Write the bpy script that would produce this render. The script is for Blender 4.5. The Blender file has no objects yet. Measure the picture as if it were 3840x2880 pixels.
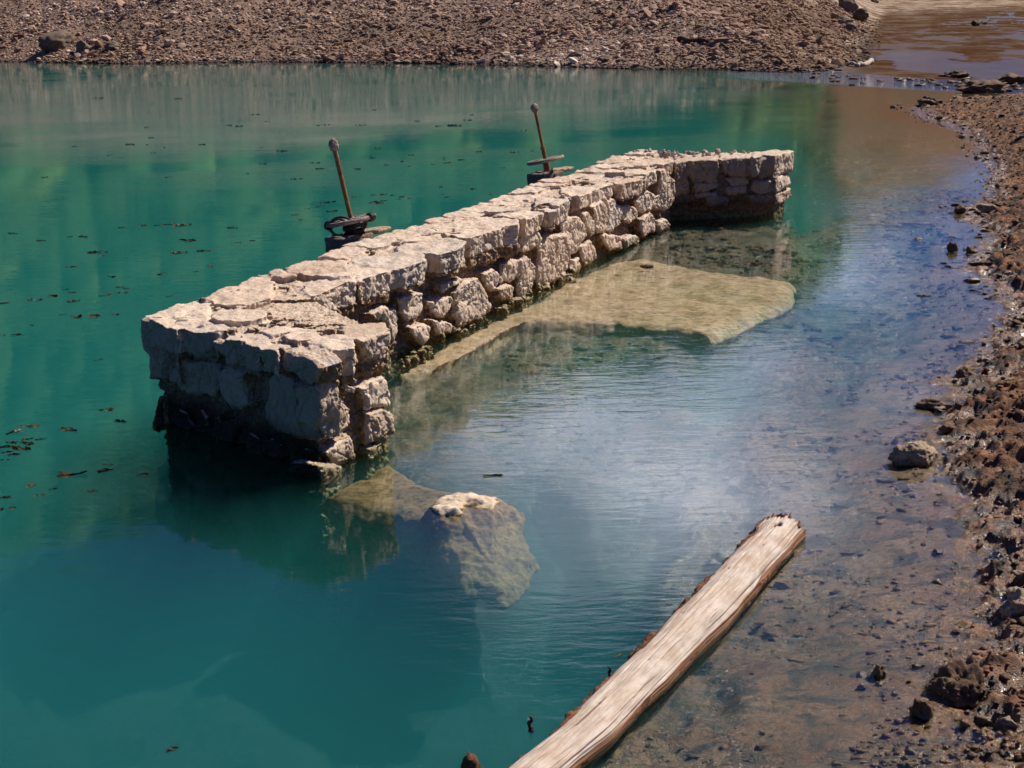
import bpy, bmesh, math, random
import numpy as np
from mathutils import Vector, Matrix, Euler
random.seed(7); RNG = np.random.default_rng(11)
SC = bpy.context.scene
COL = SC.collection
R = math.radians

# ------------------------------------------------------------------ camera geometry
H = 3.7; F = 5902.0
PITCH = math.atan(1480 / F); ROLL = 0.021
fwd = np.array([0, math.cos(PITCH), -math.sin(PITCH)])
d0 = np.array([0, -math.sin(PITCH), -math.cos(PITCH)])
r0 = np.array([1.0, 0, 0])
rgt = math.cos(ROLL) * r0 + math.sin(ROLL) * d0
dwn = math.cos(ROLL) * d0 - math.sin(ROLL) * r0
CAMP = np.array([0, 0, H])

def ray(x, y):
    return F * fwd + (x - 1920) * rgt + (y - 1440) * dwn
def P(x, y, z=0.0):
    "where the sight line of a photo point meets the level z"
    d = ray(x, y); t = (z - H) / d[2]
    return CAMP + t * d
def PV(x, y, a, n):
    "where it meets an upright wall face through a with normal n"
    d = ray(x, y); t = np.dot(a - CAMP, n) / np.dot(d, n)
    return CAMP + t * d
def PXY(X, Y, Z):
    vx, vy, vz = X, Y, Z - H
    c = vy * fwd[1] + vz * fwd[2]
    c = np.maximum(c, 1e-3)
    return (1920 + F * (vx * rgt[0] + vy * rgt[1] + vz * rgt[2]) / c,
            1440 + F * (vx * dwn[0] + vy * dwn[1] + vz * dwn[2]) / c)

cam = bpy.data.cameras.new('camera'); co = bpy.data.objects.new('camera', cam); COL.objects.link(co)
m = Matrix((list(rgt) + [0], list(-dwn) + [0], list(-fwd) + [0], [0, 0, 0, 1])).transposed()
m.translation = Vector(CAMP); co.matrix_world = m
cam.sensor_width = 36; cam.lens = 36 * F / 3840; cam.clip_end = 5000; cam.clip_start = 0.1
SC.camera = co

# ------------------------------------------------------------------ noise
_perm = RNG.permutation(256).astype(np.int64); _perm = np.concatenate([_perm, _perm, _perm])
_g = RNG.normal(size=(256, 3)); _g /= np.linalg.norm(_g, axis=1)[:, None]
def perlin(x, y, z):
    x = np.asarray(x, float); y = np.asarray(y, float); z = np.asarray(z, float)
    x, y, z = np.broadcast_arrays(x, y, z)
    xi = np.floor(x).astype(np.int64); yi = np.floor(y).astype(np.int64); zi = np.floor(z).astype(np.int64)
    xf = x - xi; yf = y - yi; zf = z - zi
    u = xf**3 * (xf * (xf * 6 - 15) + 10); v = yf**3 * (yf * (yf * 6 - 15) + 10); w = zf**3 * (zf * (zf * 6 - 15) + 10)
    out = 0
    for a in (0, 1):
        for b in (0, 1):
            for c in (0, 1):
                h = _perm[_perm[_perm[(xi + a) & 255] + ((yi + b) & 255)] + ((zi + c) & 255)]
                g = _g[h]
                d = g[..., 0] * (xf - a) + g[..., 1] * (yf - b) + g[..., 2] * (zf - c)
                out = out + d * (u if a else 1 - u) * (v if b else 1 - v) * (w if c else 1 - w)
    return out * 1.5
def fbm(x, y, z, o=4, lac=2.03, gain=0.5):
    s = 0; a = 1.0
    for k in range(o):
        s = s + a * perlin(x + 17.3 * k, y - 9.1 * k, z + 4.7 * k); a *= gain; x = x * lac; y = y * lac; z = z * lac
    return s
def ridged(x, y, z, o=4):
    s = 0; a = 1.0
    for k in range(o):
        s = s + a * (1 - 2.2 * np.abs(perlin(x + 7.3 * k, y - 3.1 * k, z))); a *= .5; x = x * 2.1; y = y * 2.1; z = z * 2.1
    return s
def sstep(a, b, x):
    t = np.clip((x - a) / (b - a), 0, 1); return t * t * (3 - 2 * t)

# ------------------------------------------------------------------ object helpers
def tag(o, label=None, cat=None, group=None, kind=None):
    if label: o['label'] = label
    if cat: o['category'] = cat
    if group: o['group'] = group
    if kind: o['kind'] = kind
    return o
def link(name, me, mat=None, parent=None):
    o = bpy.data.objects.new(name, me); COL.objects.link(o)
    if mat is not None and len(me.materials) == 0: me.materials.append(mat)
    if parent is not None: o.parent = parent
    return o
def empty(name, loc=(0, 0, 0)):
    o = bpy.data.objects.new(name, None); COL.objects.link(o); o.location = loc; o.empty_display_size = .1
    return o
def mesh_np(name, V, Fc, smooth=True):
    "V (n,3), Fc (m,k) all faces of k corners"
    V = np.asarray(V, np.float32); Fc = np.asarray(Fc, np.int32); k = Fc.shape[1]
    me = bpy.data.meshes.new(name)
    me.vertices.add(len(V)); me.vertices.foreach_set('co', V.ravel())
    me.loops.add(Fc.size); me.loops.foreach_set('vertex_index', Fc.ravel())
    me.polygons.add(len(Fc)); me.polygons.foreach_set('loop_start', np.arange(len(Fc), dtype=np.int32) * k)
    me.polygons.foreach_set('loop_total', np.full(len(Fc), k, np.int32))
    me.update(calc_edges=True)
    me.polygons.foreach_set('use_smooth', np.full(len(Fc), smooth))
    return me
def attr(me, name, vals, typ='FLOAT'):
    a = me.attributes.new(name, typ, 'POINT')
    a.data.foreach_set('value' if typ == 'FLOAT' else ('vector' if typ == 'FLOAT_VECTOR' else 'color'), np.asarray(vals, np.float32).ravel())
def grid_faces(nu, nv, wrap=False):
    i, j = np.meshgrid(np.arange(nu - 1), np.arange(nv if wrap else nv - 1), indexing='ij')
    j2 = (j + 1) % nv
    return np.stack([i * nv + j, (i + 1) * nv + j, (i + 1) * nv + j2, i * nv + j2], -1).reshape(-1, 4)
def verts(me):
    a = np.empty(len(me.vertices) * 3, np.float32); me.vertices.foreach_get('co', a); return a.reshape(-1, 3).astype(float)
def normals(me):
    a = np.empty(len(me.vertices) * 3, np.float32); me.vertex_normals.foreach_get('vector', a); return a.reshape(-1, 3).astype(float)

# ------------------------------------------------------------------ node helper
class N:
    def __init__(s, name):
        s.m = bpy.data.materials.new(name); s.m.use_nodes = True; s.t = s.m.node_tree; s.t.nodes.clear()
        s.out = s.t.nodes.new('ShaderNodeOutputMaterial')
    def n(s, typ, **kw):
        nd = s.t.nodes.new('ShaderNode' + typ)
        for k, v in kw.items():
            if k.startswith('i_'):
                key = k[2:].replace('_', ' '); nd.inputs[key].default_value = v
            else: setattr(nd, k, v)
        return nd
    def l(s, a, b): s.t.links.new(a, b)
    def noise(s, vec, scale, detail=5, rough=.55, dist=0.0):
        nd = s.n('TexNoise'); nd.inputs['Scale'].default_value = scale; nd.inputs['Detail'].default_value = detail
        nd.inputs['Roughness'].default_value = rough; nd.inputs['Distortion'].default_value = dist
        if vec is not None: s.l(vec, nd.inputs['Vector'])
        return nd.outputs['Fac']
    def vor(s, vec, scale, feature='F1', out='Distance', rnd=1.0):
        nd = s.n('TexVoronoi', feature=feature); nd.inputs['Scale'].default_value = scale; nd.inputs['Randomness'].default_value = rnd
        if vec is not None: s.l(vec, nd.inputs['Vector'])
        return nd.outputs[out]
    def mapping(s, vec, sc=(1, 1, 1), rot=(0, 0, 0)):
        nd = s.n('Mapping'); nd.inputs['Scale'].default_value = sc; nd.inputs['Rotation'].default_value = rot; s.l(vec, nd.inputs['Vector']); return nd.outputs[0]
    def ramp(s, fac, stops, interp='LINEAR'):
        nd = s.n('ValToRGB'); cr = nd.color_ramp; cr.interpolation = interp
        while len(cr.elements) < len(stops): cr.elements.new(.5)
        for e, (p, c) in zip(cr.elements, stops):
            e.position = p; e.color = (c, c, c, 1) if isinstance(c, (int, float)) else (*c, 1)
        s.l(fac, nd.inputs['Fac']); return nd.outputs['Color']
    def mix(s, fac, a, b, mode='MIX'):
        nd = s.n('MixRGB', blend_type=mode)
        for i, v in enumerate((fac, a, b)):
            if isinstance(v, (int, float)): nd.inputs[i].default_value = v if i == 0 else (v, v, v, 1)
            elif isinstance(v, tuple): nd.inputs[i].default_value = (*v, 1)
            else: s.l(v, nd.inputs[i])
        return nd.outputs[0]
    def math(s, op, a, b=0.0, clamp=False):
        nd = s.n('Math', operation=op, use_clamp=clamp)
        for i, v in enumerate((a, b)):
            if isinstance(v, (int, float)): nd.inputs[i].default_value = v
            else: s.l(v, nd.inputs[i])
        return nd.outputs[0]
    def at(s, name, out='Fac'):
        nd = s.n('Attribute'); nd.attribute_name = name; return nd.outputs[out]
    def pos(s): return s.n('NewGeometry').outputs['Position']
    def sep(s, v): nd = s.n('SeparateXYZ'); s.l(v, nd.inputs[0]); return nd.outputs
    def obj(s): return s.n('TexCoord').outputs['Object']
    def bump(s, h, strength=.5, dist=.02, nrm=None):
        nd = s.n('Bump'); nd.inputs['Strength'].default_value = strength; nd.inputs['Distance'].default_value = dist
        s.l(h, nd.inputs['Height'])
        if nrm is not None: s.l(nrm, nd.inputs['Normal'])
        return nd.outputs[0]
    def bsdf(s, color, rough=.8, nrm=None, spec=.3, metal=0.0):
        b = s.n('BsdfPrincipled')
        if isinstance(color, tuple): b.inputs['Base Color'].default_value = (*color, 1)
        else: s.l(color, b.inputs['Base Color'])
        if isinstance(rough, (int, float)): b.inputs['Roughness'].default_value = rough
        else: s.l(rough, b.inputs['Roughness'])
        if isinstance(spec, (int, float)): b.inputs['Specular IOR Level'].default_value = spec
        else: s.l(spec, b.inputs['Specular IOR Level'])
        b.inputs['Metallic'].default_value = metal
        if nrm is not None: s.l(nrm, b.inputs['Normal'])
        s.l(b.outputs[0], s.out.inputs['Surface']); return b

# ------------------------------------------------------------------ light and sky
SUN_AZ, SUN_EL = 33.0, 47.0          # azimuth counter-clockwise from +X
sd = bpy.data.lights.new('sun', 'SUN'); sd.energy = 5.0; sd.angle = R(.5); sd.color = (1, .915, .79)
so = bpy.data.objects.new('sun', sd); COL.objects.link(so)
sv = Vector((math.cos(R(SUN_AZ)) * math.cos(R(SUN_EL)), math.sin(R(SUN_AZ)) * math.cos(R(SUN_EL)), math.sin(R(SUN_EL))))
so.rotation_euler = sv.to_track_quat('Z', 'Y').to_euler(); so.location = (20, 20, 30)
W = bpy.data.worlds.new('World'); SC.world = W; W.use_nodes = True
nt = W.node_tree; nt.nodes.clear()
wo = nt.nodes.new('ShaderNodeOutputWorld'); bg = nt.nodes.new('ShaderNodeBackground'); nt.links.new(bg.outputs[0], wo.inputs[0])
sky = nt.nodes.new('ShaderNodeTexSky'); sky.sky_type = 'NISHITA'; sky.sun_disc = False
sky.sun_elevation = R(SUN_EL); sky.sun_rotation = R(90 - SUN_AZ); sky.air_density = 1.0; sky.dust_density = .1; sky.ozone_density = 2.0
bg.inputs[1].default_value = .05
tc = nt.nodes.new('ShaderNodeTexCoord')
# clouds: flat layer seen in perspective
sp = nt.nodes.new('ShaderNodeSeparateXYZ'); nt.links.new(tc.outputs['Generated'], sp.inputs[0])
def wm(op, a, b=0.0, clamp=False):
    nd = nt.nodes.new('ShaderNodeMath'); nd.operation = op; nd.use_clamp = clamp
    for i, v in enumerate((a, b)):
        if isinstance(v, (int, float)): nd.inputs[i].default_value = v
        else: nt.links.new(v, nd.inputs[i])
    return nd.outputs[0]
zz = wm('MAXIMUM', wm('ADD', sp.outputs[2], .12), .06)
cx = wm('DIVIDE', sp.outputs[0], zz); cy = wm('DIVIDE', sp.outputs[1], zz)
cb = nt.nodes.new('ShaderNodeCombineXYZ'); nt.links.new(cx, cb.inputs[0]); nt.links.new(cy, cb.inputs[1])
cn = nt.nodes.new('ShaderNodeTexNoise'); cn.inputs['Scale'].default_value = 1.3; cn.inputs['Detail'].default_value = 6; cn.inputs['Roughness'].default_value = .58
nt.links.new(cb.outputs[0], cn.inputs['Vector'])
cr = nt.nodes.new('ShaderNodeValToRGB'); cr.color_ramp.elements[0].position = .40; cr.color_ramp.elements[1].position = .66
nt.links.new(cn.outputs['Fac'], cr.inputs['Fac'])
mx = nt.nodes.new('ShaderNodeMixRGB'); ls = nt.nodes.new('ShaderNodeMapRange'); ls.interpolation_type = 'SMOOTHSTEP'; nt.links.new(sp.outputs[2], ls.inputs[0]); ls.inputs[1].default_value = .5; ls.inputs[2].default_value = .75; ls.inputs[3].default_value = 1; ls.inputs[4].default_value = 0
ly_ = nt.nodes.new('ShaderNodeMapRange'); nt.links.new(sp.outputs[1], ly_.inputs[0]); ly_.inputs[1].default_value = .0; ly_.inputs[2].default_value = .5
# one bright cloud bank low in the north-east
dv = nt.nodes.new('ShaderNodeVectorMath'); dv.operation = 'DOT_PRODUCT'; nv_ = nt.nodes.new('ShaderNodeVectorMath'); nv_.operation = 'NORMALIZE'; nt.links.new(tc.outputs['Generated'], nv_.inputs[0]); nt.links.new(nv_.outputs[0], dv.inputs[0])
_a, _e = R(4.5), R(14.0); dv.inputs[1].default_value = (math.sin(_a) * math.cos(_e), math.cos(_a) * math.cos(_e), math.sin(_e))
bank = nt.nodes.new('ShaderNodeMapRange'); bank.interpolation_type = 'SMOOTHSTEP'; nt.links.new(dv.outputs['Value'], bank.inputs[0]); bank.inputs[1].default_value = math.cos(R(11.5)); bank.inputs[2].default_value = math.cos(R(3))
nt.links.new(wm('MULTIPLY', wm('MULTIPLY', cr.outputs[0], .85), wm('MULTIPLY', ls.outputs[0], wm('MAXIMUM', bank.outputs[0], .01))), mx.inputs[0]); tn = nt.nodes.new('ShaderNodeMixRGB'); tn.blend_type = 'MULTIPLY'; tn.inputs[0].default_value = 1; tn.inputs[2].default_value = (.30, .50, 1.0, 1); nt.links.new(sky.outputs[0], tn.inputs[1]); nt.links.new(tn.outputs[0], mx.inputs[1])
mx.inputs[2].default_value = (50.0, 51.0, 62.0, 1); nt.links.new(mx.outputs[0], bg.inputs[0])

SC.view_settings.view_transform = 'Standard'; SC.view_settings.look = 'None'; SC.view_settings.exposure = 0.35; SC.view_settings.gamma = 1.0
cy_ = SC.cycles; cy_.max_bounces = 7; cy_.diffuse_bounces = 3; cy_.glossy_bounces = 3; cy_.transmission_bounces = 4; cy_.transparent_max_bounces = 12
cy_.volume_bounces = 3; cy_.use_denoising = True; cy_.caustics_reflective = False; cy_.caustics_refractive = False
cy_.sample_clamp_indirect = 4

# ------------------------------------------------------------------ terrain
def W0(pts): return [tuple(P(x, y, 0)[:2]) for x, y in pts]
FAR_SHORE = [(-700, 216), (0, 231), (500, 239), (1000, 232), (1500, 236), (2000, 246), (2400, 258), (2700, 262), (2950, 272), (3080, 268), (3150, 248), (3300, 226), (3230, 192), (3370, 135), (3560, 80), (3840, 45), (4300, 20)]
RIGHT_SHORE = [(4600, 350), (3840, 377), (3600, 385), (3450, 395), (3440, 410), (3500, 450), (3580, 470), (3640, 500), (3700, 560), (3740, 640), (3735, 740), (3650, 790), (3660, 830), (3735, 880), (3720, 960), (3650, 1010), (3745, 1060), (3800, 1150), (3770, 1230), (3740, 1280), (3720, 1340), (3660, 1390), (3580, 1440), (3610, 1500), (3540, 1540), (3530, 1600), (3560, 1640), (3540, 1690), (3530, 1760), (3600, 1830), (3660, 1900), (3670, 2000), (3690, 2080), (3650, 2160), (3690, 2260), (3710, 2380), (3680, 2440), (3600, 2500), (3560, 2560), (3640, 2700), (3680, 2880), (3700, 3400)]
poly = W0(FAR_SHORE) + W0(RIGHT_SHORE) + [(2.6, 1.0), (-70, 1.0), (-75, 60)]
poly = np.array(poly)
def poly_sd(X, Y):
    "signed distance to the shore, positive over water"
    n = len(poly); dmin = np.full(X.shape, 1e9); ins = np.zeros(X.shape, bool)
    for i in range(n):
        x1, y1 = poly[i]; x2, y2 = poly[(i + 1) % n]
        ex, ey = x2 - x1, y2 - y1; L2 = ex * ex + ey * ey + 1e-12
        t = np.clip(((X - x1) * ex + (Y - y1) * ey) / L2, 0, 1)
        d = (X - x1 - t * ex) ** 2 + (Y - y1 - t * ey) ** 2
        dmin = np.minimum(dmin, d)
        c = ((y1 > Y) != (y2 > Y)) & (X < (x2 - x1) * (Y - y1) / (y2 - y1 + 1e-12) + x1)
        ins ^= c
    return np.sqrt(dmin) * np.where(ins, 1, -1)
# control points in (U px of a 2212 wide view, optical path through the water in m)
CTL = [(-200, 300, 6), (100, 300, 6), (100, 600, 6), (300, 900, 6), (100, 1200, 6), (400, 1500, 6), (700, 1300, 5), (500, 400, 6), (900, 300, 6), (1200, 240, 6),
       (1500, 230, 5), (1650, 300, 3.5), (1650, 220, 1.6), (1560, 200, 2.4), (1750, 210, .7), (1880, 260, .55), (2000, 290, .4), (1850, 340, 1.3), (1950, 400, 1.2), (2080, 420, .5),
       (1760, 400, 3), (1560, 330, 5), (1800, 500, 1.8), (1950, 520, .8), (2060, 560, .4), (1560, 530, .55), (1450, 550, .5), (1650, 560, .6), (1500, 630, 1.0), (1400, 650, .9), (1650, 630, 1.3), (1580, 590, .8), (1800, 620, 1.6),
       (1900, 700, 1.0), (2050, 700, .5), (1550, 760, 1.9), (1350, 760, 1.7), (1750, 800, .8), (1950, 820, .35), (1150, 800, 1.1), (950, 860, .8), (1000, 1000, 1.3), (1250, 900, 1.4),
       (1450, 900, 1.3), (1700, 950, .4), (1900, 950, .2), (1150, 1010, 2.2), (1350, 1060, 1.8), (1550, 1040, .9), (1750, 1080, .35), (1950, 1100, .2), (2050, 1250, .2),
       (1480, 1180, 1.1), (1330, 1180, 2.6), (1220, 1150, 3), (1120, 1260, 4), (950, 1250, 5), (1300, 1330, 2.8), (1450, 1280, 1.2), (1550, 1300, .4), (1400, 1340, 1.6), (1700, 1280, .3), (1900, 1350, .15),
       (1150, 1420, 3.4), (1300, 1450, 1.0), (1450, 1450, .4), (1050, 1540, 2.4), (1180, 1520, .9), (1000, 1640, 1.5), (1100, 1650, .8), (850, 1600, 3.6), (800, 1400, 5), (1350, 1560, .35), (1500, 1600, .25),
       (1700, 1500, .15), (1850, 1600, .1), (1950, 1500, .12), (2050, 1400, .1), (700, 1500, 5), (600, 900, 6), (1120, 1720, .6), (1900, 160, .15), (2050, 120, .1), (2150, 180, .1), (1800, 165, .3), (1960, 212, .35), (1740, 182, .45), (2200, 100, .1), (2000, 60, .1), (1500, 1750, .15), (800, 1750, 2.4), (1900, 1750, .2)]
CA = np.array([(u * 1.736, v * 1.736, L) for u, v, L in CTL])
def terrain(X, Y, detail=True):
    X = np.asarray(X, float); Y = np.asarray(Y, float)
    sdv = poly_sd(X, Y)
    px, py = PXY(X, Y, 0)
    px = np.where(Y < 3, 3000, px); px = np.clip(px, -2500, 6000); py = np.clip(py, -60, 3600)
    yy = py + .021 * (px - 1920)
    num = 0; den = 0
    for cx_, cy2, L in CA:
        d2 = ((px - cx_) ** 2 + (1.2 * (py - cy2)) ** 2) / 1e4 + .05
        w = 1 / d2 ** 2.2; num = num + w * math.log(L); den = den + w
    L = np.exp(num / den); L = L * (1 + .9 * sstep(1.4, 3.5, L))
    dist = np.sqrt(X * X + Y * Y + H * H)
    depth = L * H / dist; depth = np.where(depth > .9, .9 + .55 * (1 - np.exp(-(depth - .9) / .55)), depth)
    s0 = .5 + .03 * Y
    near = (Y < 60)
    zw = -depth * sstep(-.1, 1, sdv / s0) * np.clip(sdv / (sdv + .12), 0, 1)
    rightbank = yy > 330
    land = -sdv
    zr = .20 * np.clip(land, 0, 1.2) + .09 * np.clip(land - 1.2, 0, 30) * .6
    flat = sstep(2950, 3330, px)
    slope = .36 * (1 - flat) + .005 * flat
    lc = 24 - 8 * sstep(300, 2400, px); zf = slope * np.minimum(np.clip(land, 0, None), lc) + .006 * np.clip(land - lc, 0, 500)
    zf = zf * (1 - .35 * sstep(300, 2600, px) * (1 - flat))
    z = np.where(sdv > 0, zw, np.where(rightbank, zr, zf))
    if detail:
        # mud clods near the right shore, soft silt below the water
        rb = np.where(rightbank & (Y < 60), 1.0, 0.0)
        sh = np.exp(-np.abs(sdv + .15) / .9) * rb
        n1 = fbm(X * 1.6, Y * 1.6, 0 * X, 5)
        c1 = ridged(X * 3.2 + .3 * n1, Y * 3.2, 3.3 + 0 * X, 4)
        landm = sstep(.35, -.25, sdv)
        z = z + rb * landm * (.07 * n1 + .06 * (c1 - .6))
        z = z + sh * .055 * fbm(X * 5, Y * 5, 1.7, 4) * (.35 + .65 * landm)
        under = sstep(0, .8, sdv) * (Y < 40)
        z = z + under * np.minimum(.07, .45 * np.abs(zw)) * (fbm(X * 2.2, Y * 2.2, 9.1, 5) + .25 * fbm(X * 9, Y * 9, 2.2, 3))
        far = np.where(~rightbank & (sdv < 0), 1.0, 0.0)
        z = z + far * np.minimum(.35, .06 + .03 * land) * fbm(X * .35, Y * .35, 5.5, 5) * (1 - .9 * flat)
        z = z + np.where((yy < 330) & (px > 2900), 1, 0) * .045 * fbm(X * .22, Y * .07, 8.8, 5)
        reflect_flat = sstep(3120, 3260, px) * sstep(228, 205, yy) * sstep(60, 66, Y) * (sdv > 0)  # raised brown ground here stands in for the bank's reflection on water
        z = z * (1 - reflect_flat) + reflect_flat * (.004 + .04 * fbm(X * .35, Y * .09, 4.1, 6, gain=.65))
        z = np.where((sdv > 0) & (Y < 60), np.minimum(z, .035), z)
    return z
def zt(x, y): return float(terrain(np.array([x]), np.array([y]))[0])

yl = np.concatenate([np.linspace(-20, 5, 14)[:-1], np.exp(np.arange(math.log(5), math.log(6.6), .01)), np.exp(np.arange(math.log(6.6), math.log(135), .0021)), np.exp(np.arange(math.log(135), math.log(1500), .02))])
tl = np.concatenate([-np.geomspace(.42, 2.6, 24)[::-1][:-1], np.arange(-.42, .42, .00105), np.geomspace(.42, 2.6, 24)])
YY, TT = np.meshgrid(yl, tl, indexing='ij')
XX = TT * np.maximum(np.abs(YY), 5.0) * 1.0
ZZ = terrain(XX, YY)
V = np.stack([XX, YY, ZZ], -1).reshape(-1, 3)
gm = mesh_np('ground', V, grid_faces(len(yl), len(tl))[:, ::-1])
_sd = poly_sd(XX.ravel(), YY.ravel()); attr(gm, 'shore', _sd)
# ------------------------------------------------------------------ materials
def stone_mat(name='limestone', warm=1.0):
    q = N(name); p = q.pos(); st = q.at('tint'); mo = q.at('mortar')
    z = q.sep(p)[2]
    n1 = q.noise(p, 3.5, 6, .6); n2 = q.noise(p, 22, 5, .7); n3 = q.noise(p, 90, 3, .7)
    c = q.ramp(st, [(0, (.50, .365, .26)), (.3, (.66, .50, .385)), (.6, (.72, .58, .46)), (.85, (.60, .47, .36)), (1, (.62, .53, .45))])
    c = q.mix(q.ramp(n1, [(.35, 0.0), (.7, .55)]), c, (.50, .36, .25))
    c = q.mix(q.ramp(n2, [(.50, 0.0), (.72, .6)]), c, (.36, .21, .12))
    c = q.mix(q.ramp(n3, [(.3, .35), (.55, 0.0)]), c, (.74, .68, .62))
    pits = q.ramp(q.vor(q.mapping(p, (1, 1, .6)), 34), [(.06, 1.0), (.19, 0.0)])
    pm = q.math('MULTIPLY', pits, q.ramp(q.noise(p, 7, 3), [(.48, 0.0), (.6, 1.0)]))
    c = q.mix(q.math('MULTIPLY', pm, .6), c, (.20, .10, .055))
    mc = q.ramp(n2, [(.3, (.11, .06, .035)), (.5, (.28, .175, .10)), (.72, (.50, .36, .25))])
    up = q.ramp(q.sep(q.n('NewGeometry').outputs['Normal'])[2], [(.55, 0.0), (.85, 1.0)])
    mc = q.mix(up, mc, q.ramp(n2, [(.36, (.34, .22, .14)), (.46, (.55, .42, .31)), (.7, (.66, .54, .43))]))
    c = q.mix(mo, c, mc)
    # shade painted grey-brown into the wing fronts, green and yellow slime at the water line
    wl = q.math('ADD', z, q.math('MULTIPLY', q.math('SUBTRACT', n1, .5), .22))
    c = q.mix(q.ramp(wl, [(.0, .85), (.075, .55), (.14, 0.0)]), c, q.ramp(n2, [(.35, (.06, .06, .02)), (.6, (.30, .25, .09))]))
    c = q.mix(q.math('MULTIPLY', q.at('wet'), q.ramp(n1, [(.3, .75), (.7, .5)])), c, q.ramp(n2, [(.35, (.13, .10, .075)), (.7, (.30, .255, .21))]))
    dk = q.math('MULTIPLY', q.ramp(wl, [(.18, .95), (.42, 0.0)]), q.at('wet'))  # damp foot band, also painting in the shade under the wing fronts
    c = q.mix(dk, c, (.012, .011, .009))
    h = q.math('ADD', q.math('MULTIPLY', n2, 1.0), q.math('MULTIPLY', n3, .45))
    h = q.math('SUBTRACT', h, q.math('MULTIPLY', pm, .9))
    nr = q.bump(h, .75, .02)
    rough = q.ramp(wl, [(.02, .15), (.07, .88)])
    q.bsdf(c, rough, nr, .25)
    return q.m
M_STONE = stone_mat()

def ground_mat():
    q = N('mud_and_gravel'); p = q.pos(); s = q.sep(p); z = s[2]; y = s[1]
    n1 = q.noise(p, .9, 6, .6); n2 = q.noise(p, 5, 6, .65); n3 = q.noise(p, 26, 5, .7); n4 = q.noise(p, .22, 5, .6)
    mud = q.ramp(n2, [(.38, (.014, .006, .002)), (.5, (.125, .045, .014)), (.66, (.31, .14, .052))])
    mud = q.mix(q.ramp(n3, [(.3, .6), (.5, 0.0)]), mud, (.03, .017, .01))
    silt = q.ramp(n1, [(.35, (.135, .075, .034)), (.6, (.235, .145, .078))])
    pn = q.mapping(p, (1, 1.35, 1))
    spots = q.noise(pn, 3.4, 7, .68, .6)
    silt = q.mix(q.ramp(spots, [(.40, .92), (.51, 0.0)]), silt, (.03, .027, .015))
    silt = q.mix(q.ramp(q.noise(pn, 15, 5, .7), [(.36, .85), (.50, 0.0)]), silt, (.05, .05, .025))
    silt = q.mix(q.ramp(q.noise(p, 1.7, 4), [(.55, 0.0), (.72, .6)]), silt, (.21, .10, .05))
    zz = q.math('ADD', z, q.math('MULTIPLY', q.math('SUBTRACT', n3, .5), .03))
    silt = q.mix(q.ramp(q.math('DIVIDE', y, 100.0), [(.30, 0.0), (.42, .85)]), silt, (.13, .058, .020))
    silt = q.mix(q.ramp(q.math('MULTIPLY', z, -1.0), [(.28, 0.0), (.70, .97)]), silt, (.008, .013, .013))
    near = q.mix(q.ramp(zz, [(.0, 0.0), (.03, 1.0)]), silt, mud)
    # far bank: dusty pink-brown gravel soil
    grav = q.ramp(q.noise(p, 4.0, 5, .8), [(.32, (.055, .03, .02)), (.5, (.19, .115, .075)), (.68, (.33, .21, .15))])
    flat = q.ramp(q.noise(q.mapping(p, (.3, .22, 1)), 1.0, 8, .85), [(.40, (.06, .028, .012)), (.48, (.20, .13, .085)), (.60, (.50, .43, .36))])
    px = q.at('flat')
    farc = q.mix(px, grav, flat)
    farc = q.mix(q.ramp(zz, [(.02, .85), (.16, 0.0)]), farc, q.mix(px, (.055, .04, .03), (.055, .024, .010)))  # brown over the low flats paints in the mirrored bank
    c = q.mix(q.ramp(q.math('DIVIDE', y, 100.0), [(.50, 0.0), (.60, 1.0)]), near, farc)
    wet = q.mix(q.math('MULTIPLY', px, .9), q.ramp(zz, [(.0, .14), (.04, .32), (.10, .9)]), .95)
    # clear silt lies smooth under water; above it is crumbly
    h = q.math('ADD', n3, q.math('MULTIPLY', q.noise(p, 75, 3, .7), .5))
    nr = q.bump(h, .8, .03)
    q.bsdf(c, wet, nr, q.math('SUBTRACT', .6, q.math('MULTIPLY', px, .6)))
    return q.m
M_GROUND = ground_mat()
_px, _py = PXY(V[:, 0], V[:, 1], 0.0)
attr(gm, 'flat', sstep(2900, 3300, _px) * (V[:, 1] > 60))
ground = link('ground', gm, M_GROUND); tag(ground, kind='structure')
del V, XX, ZZ, TT

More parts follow.
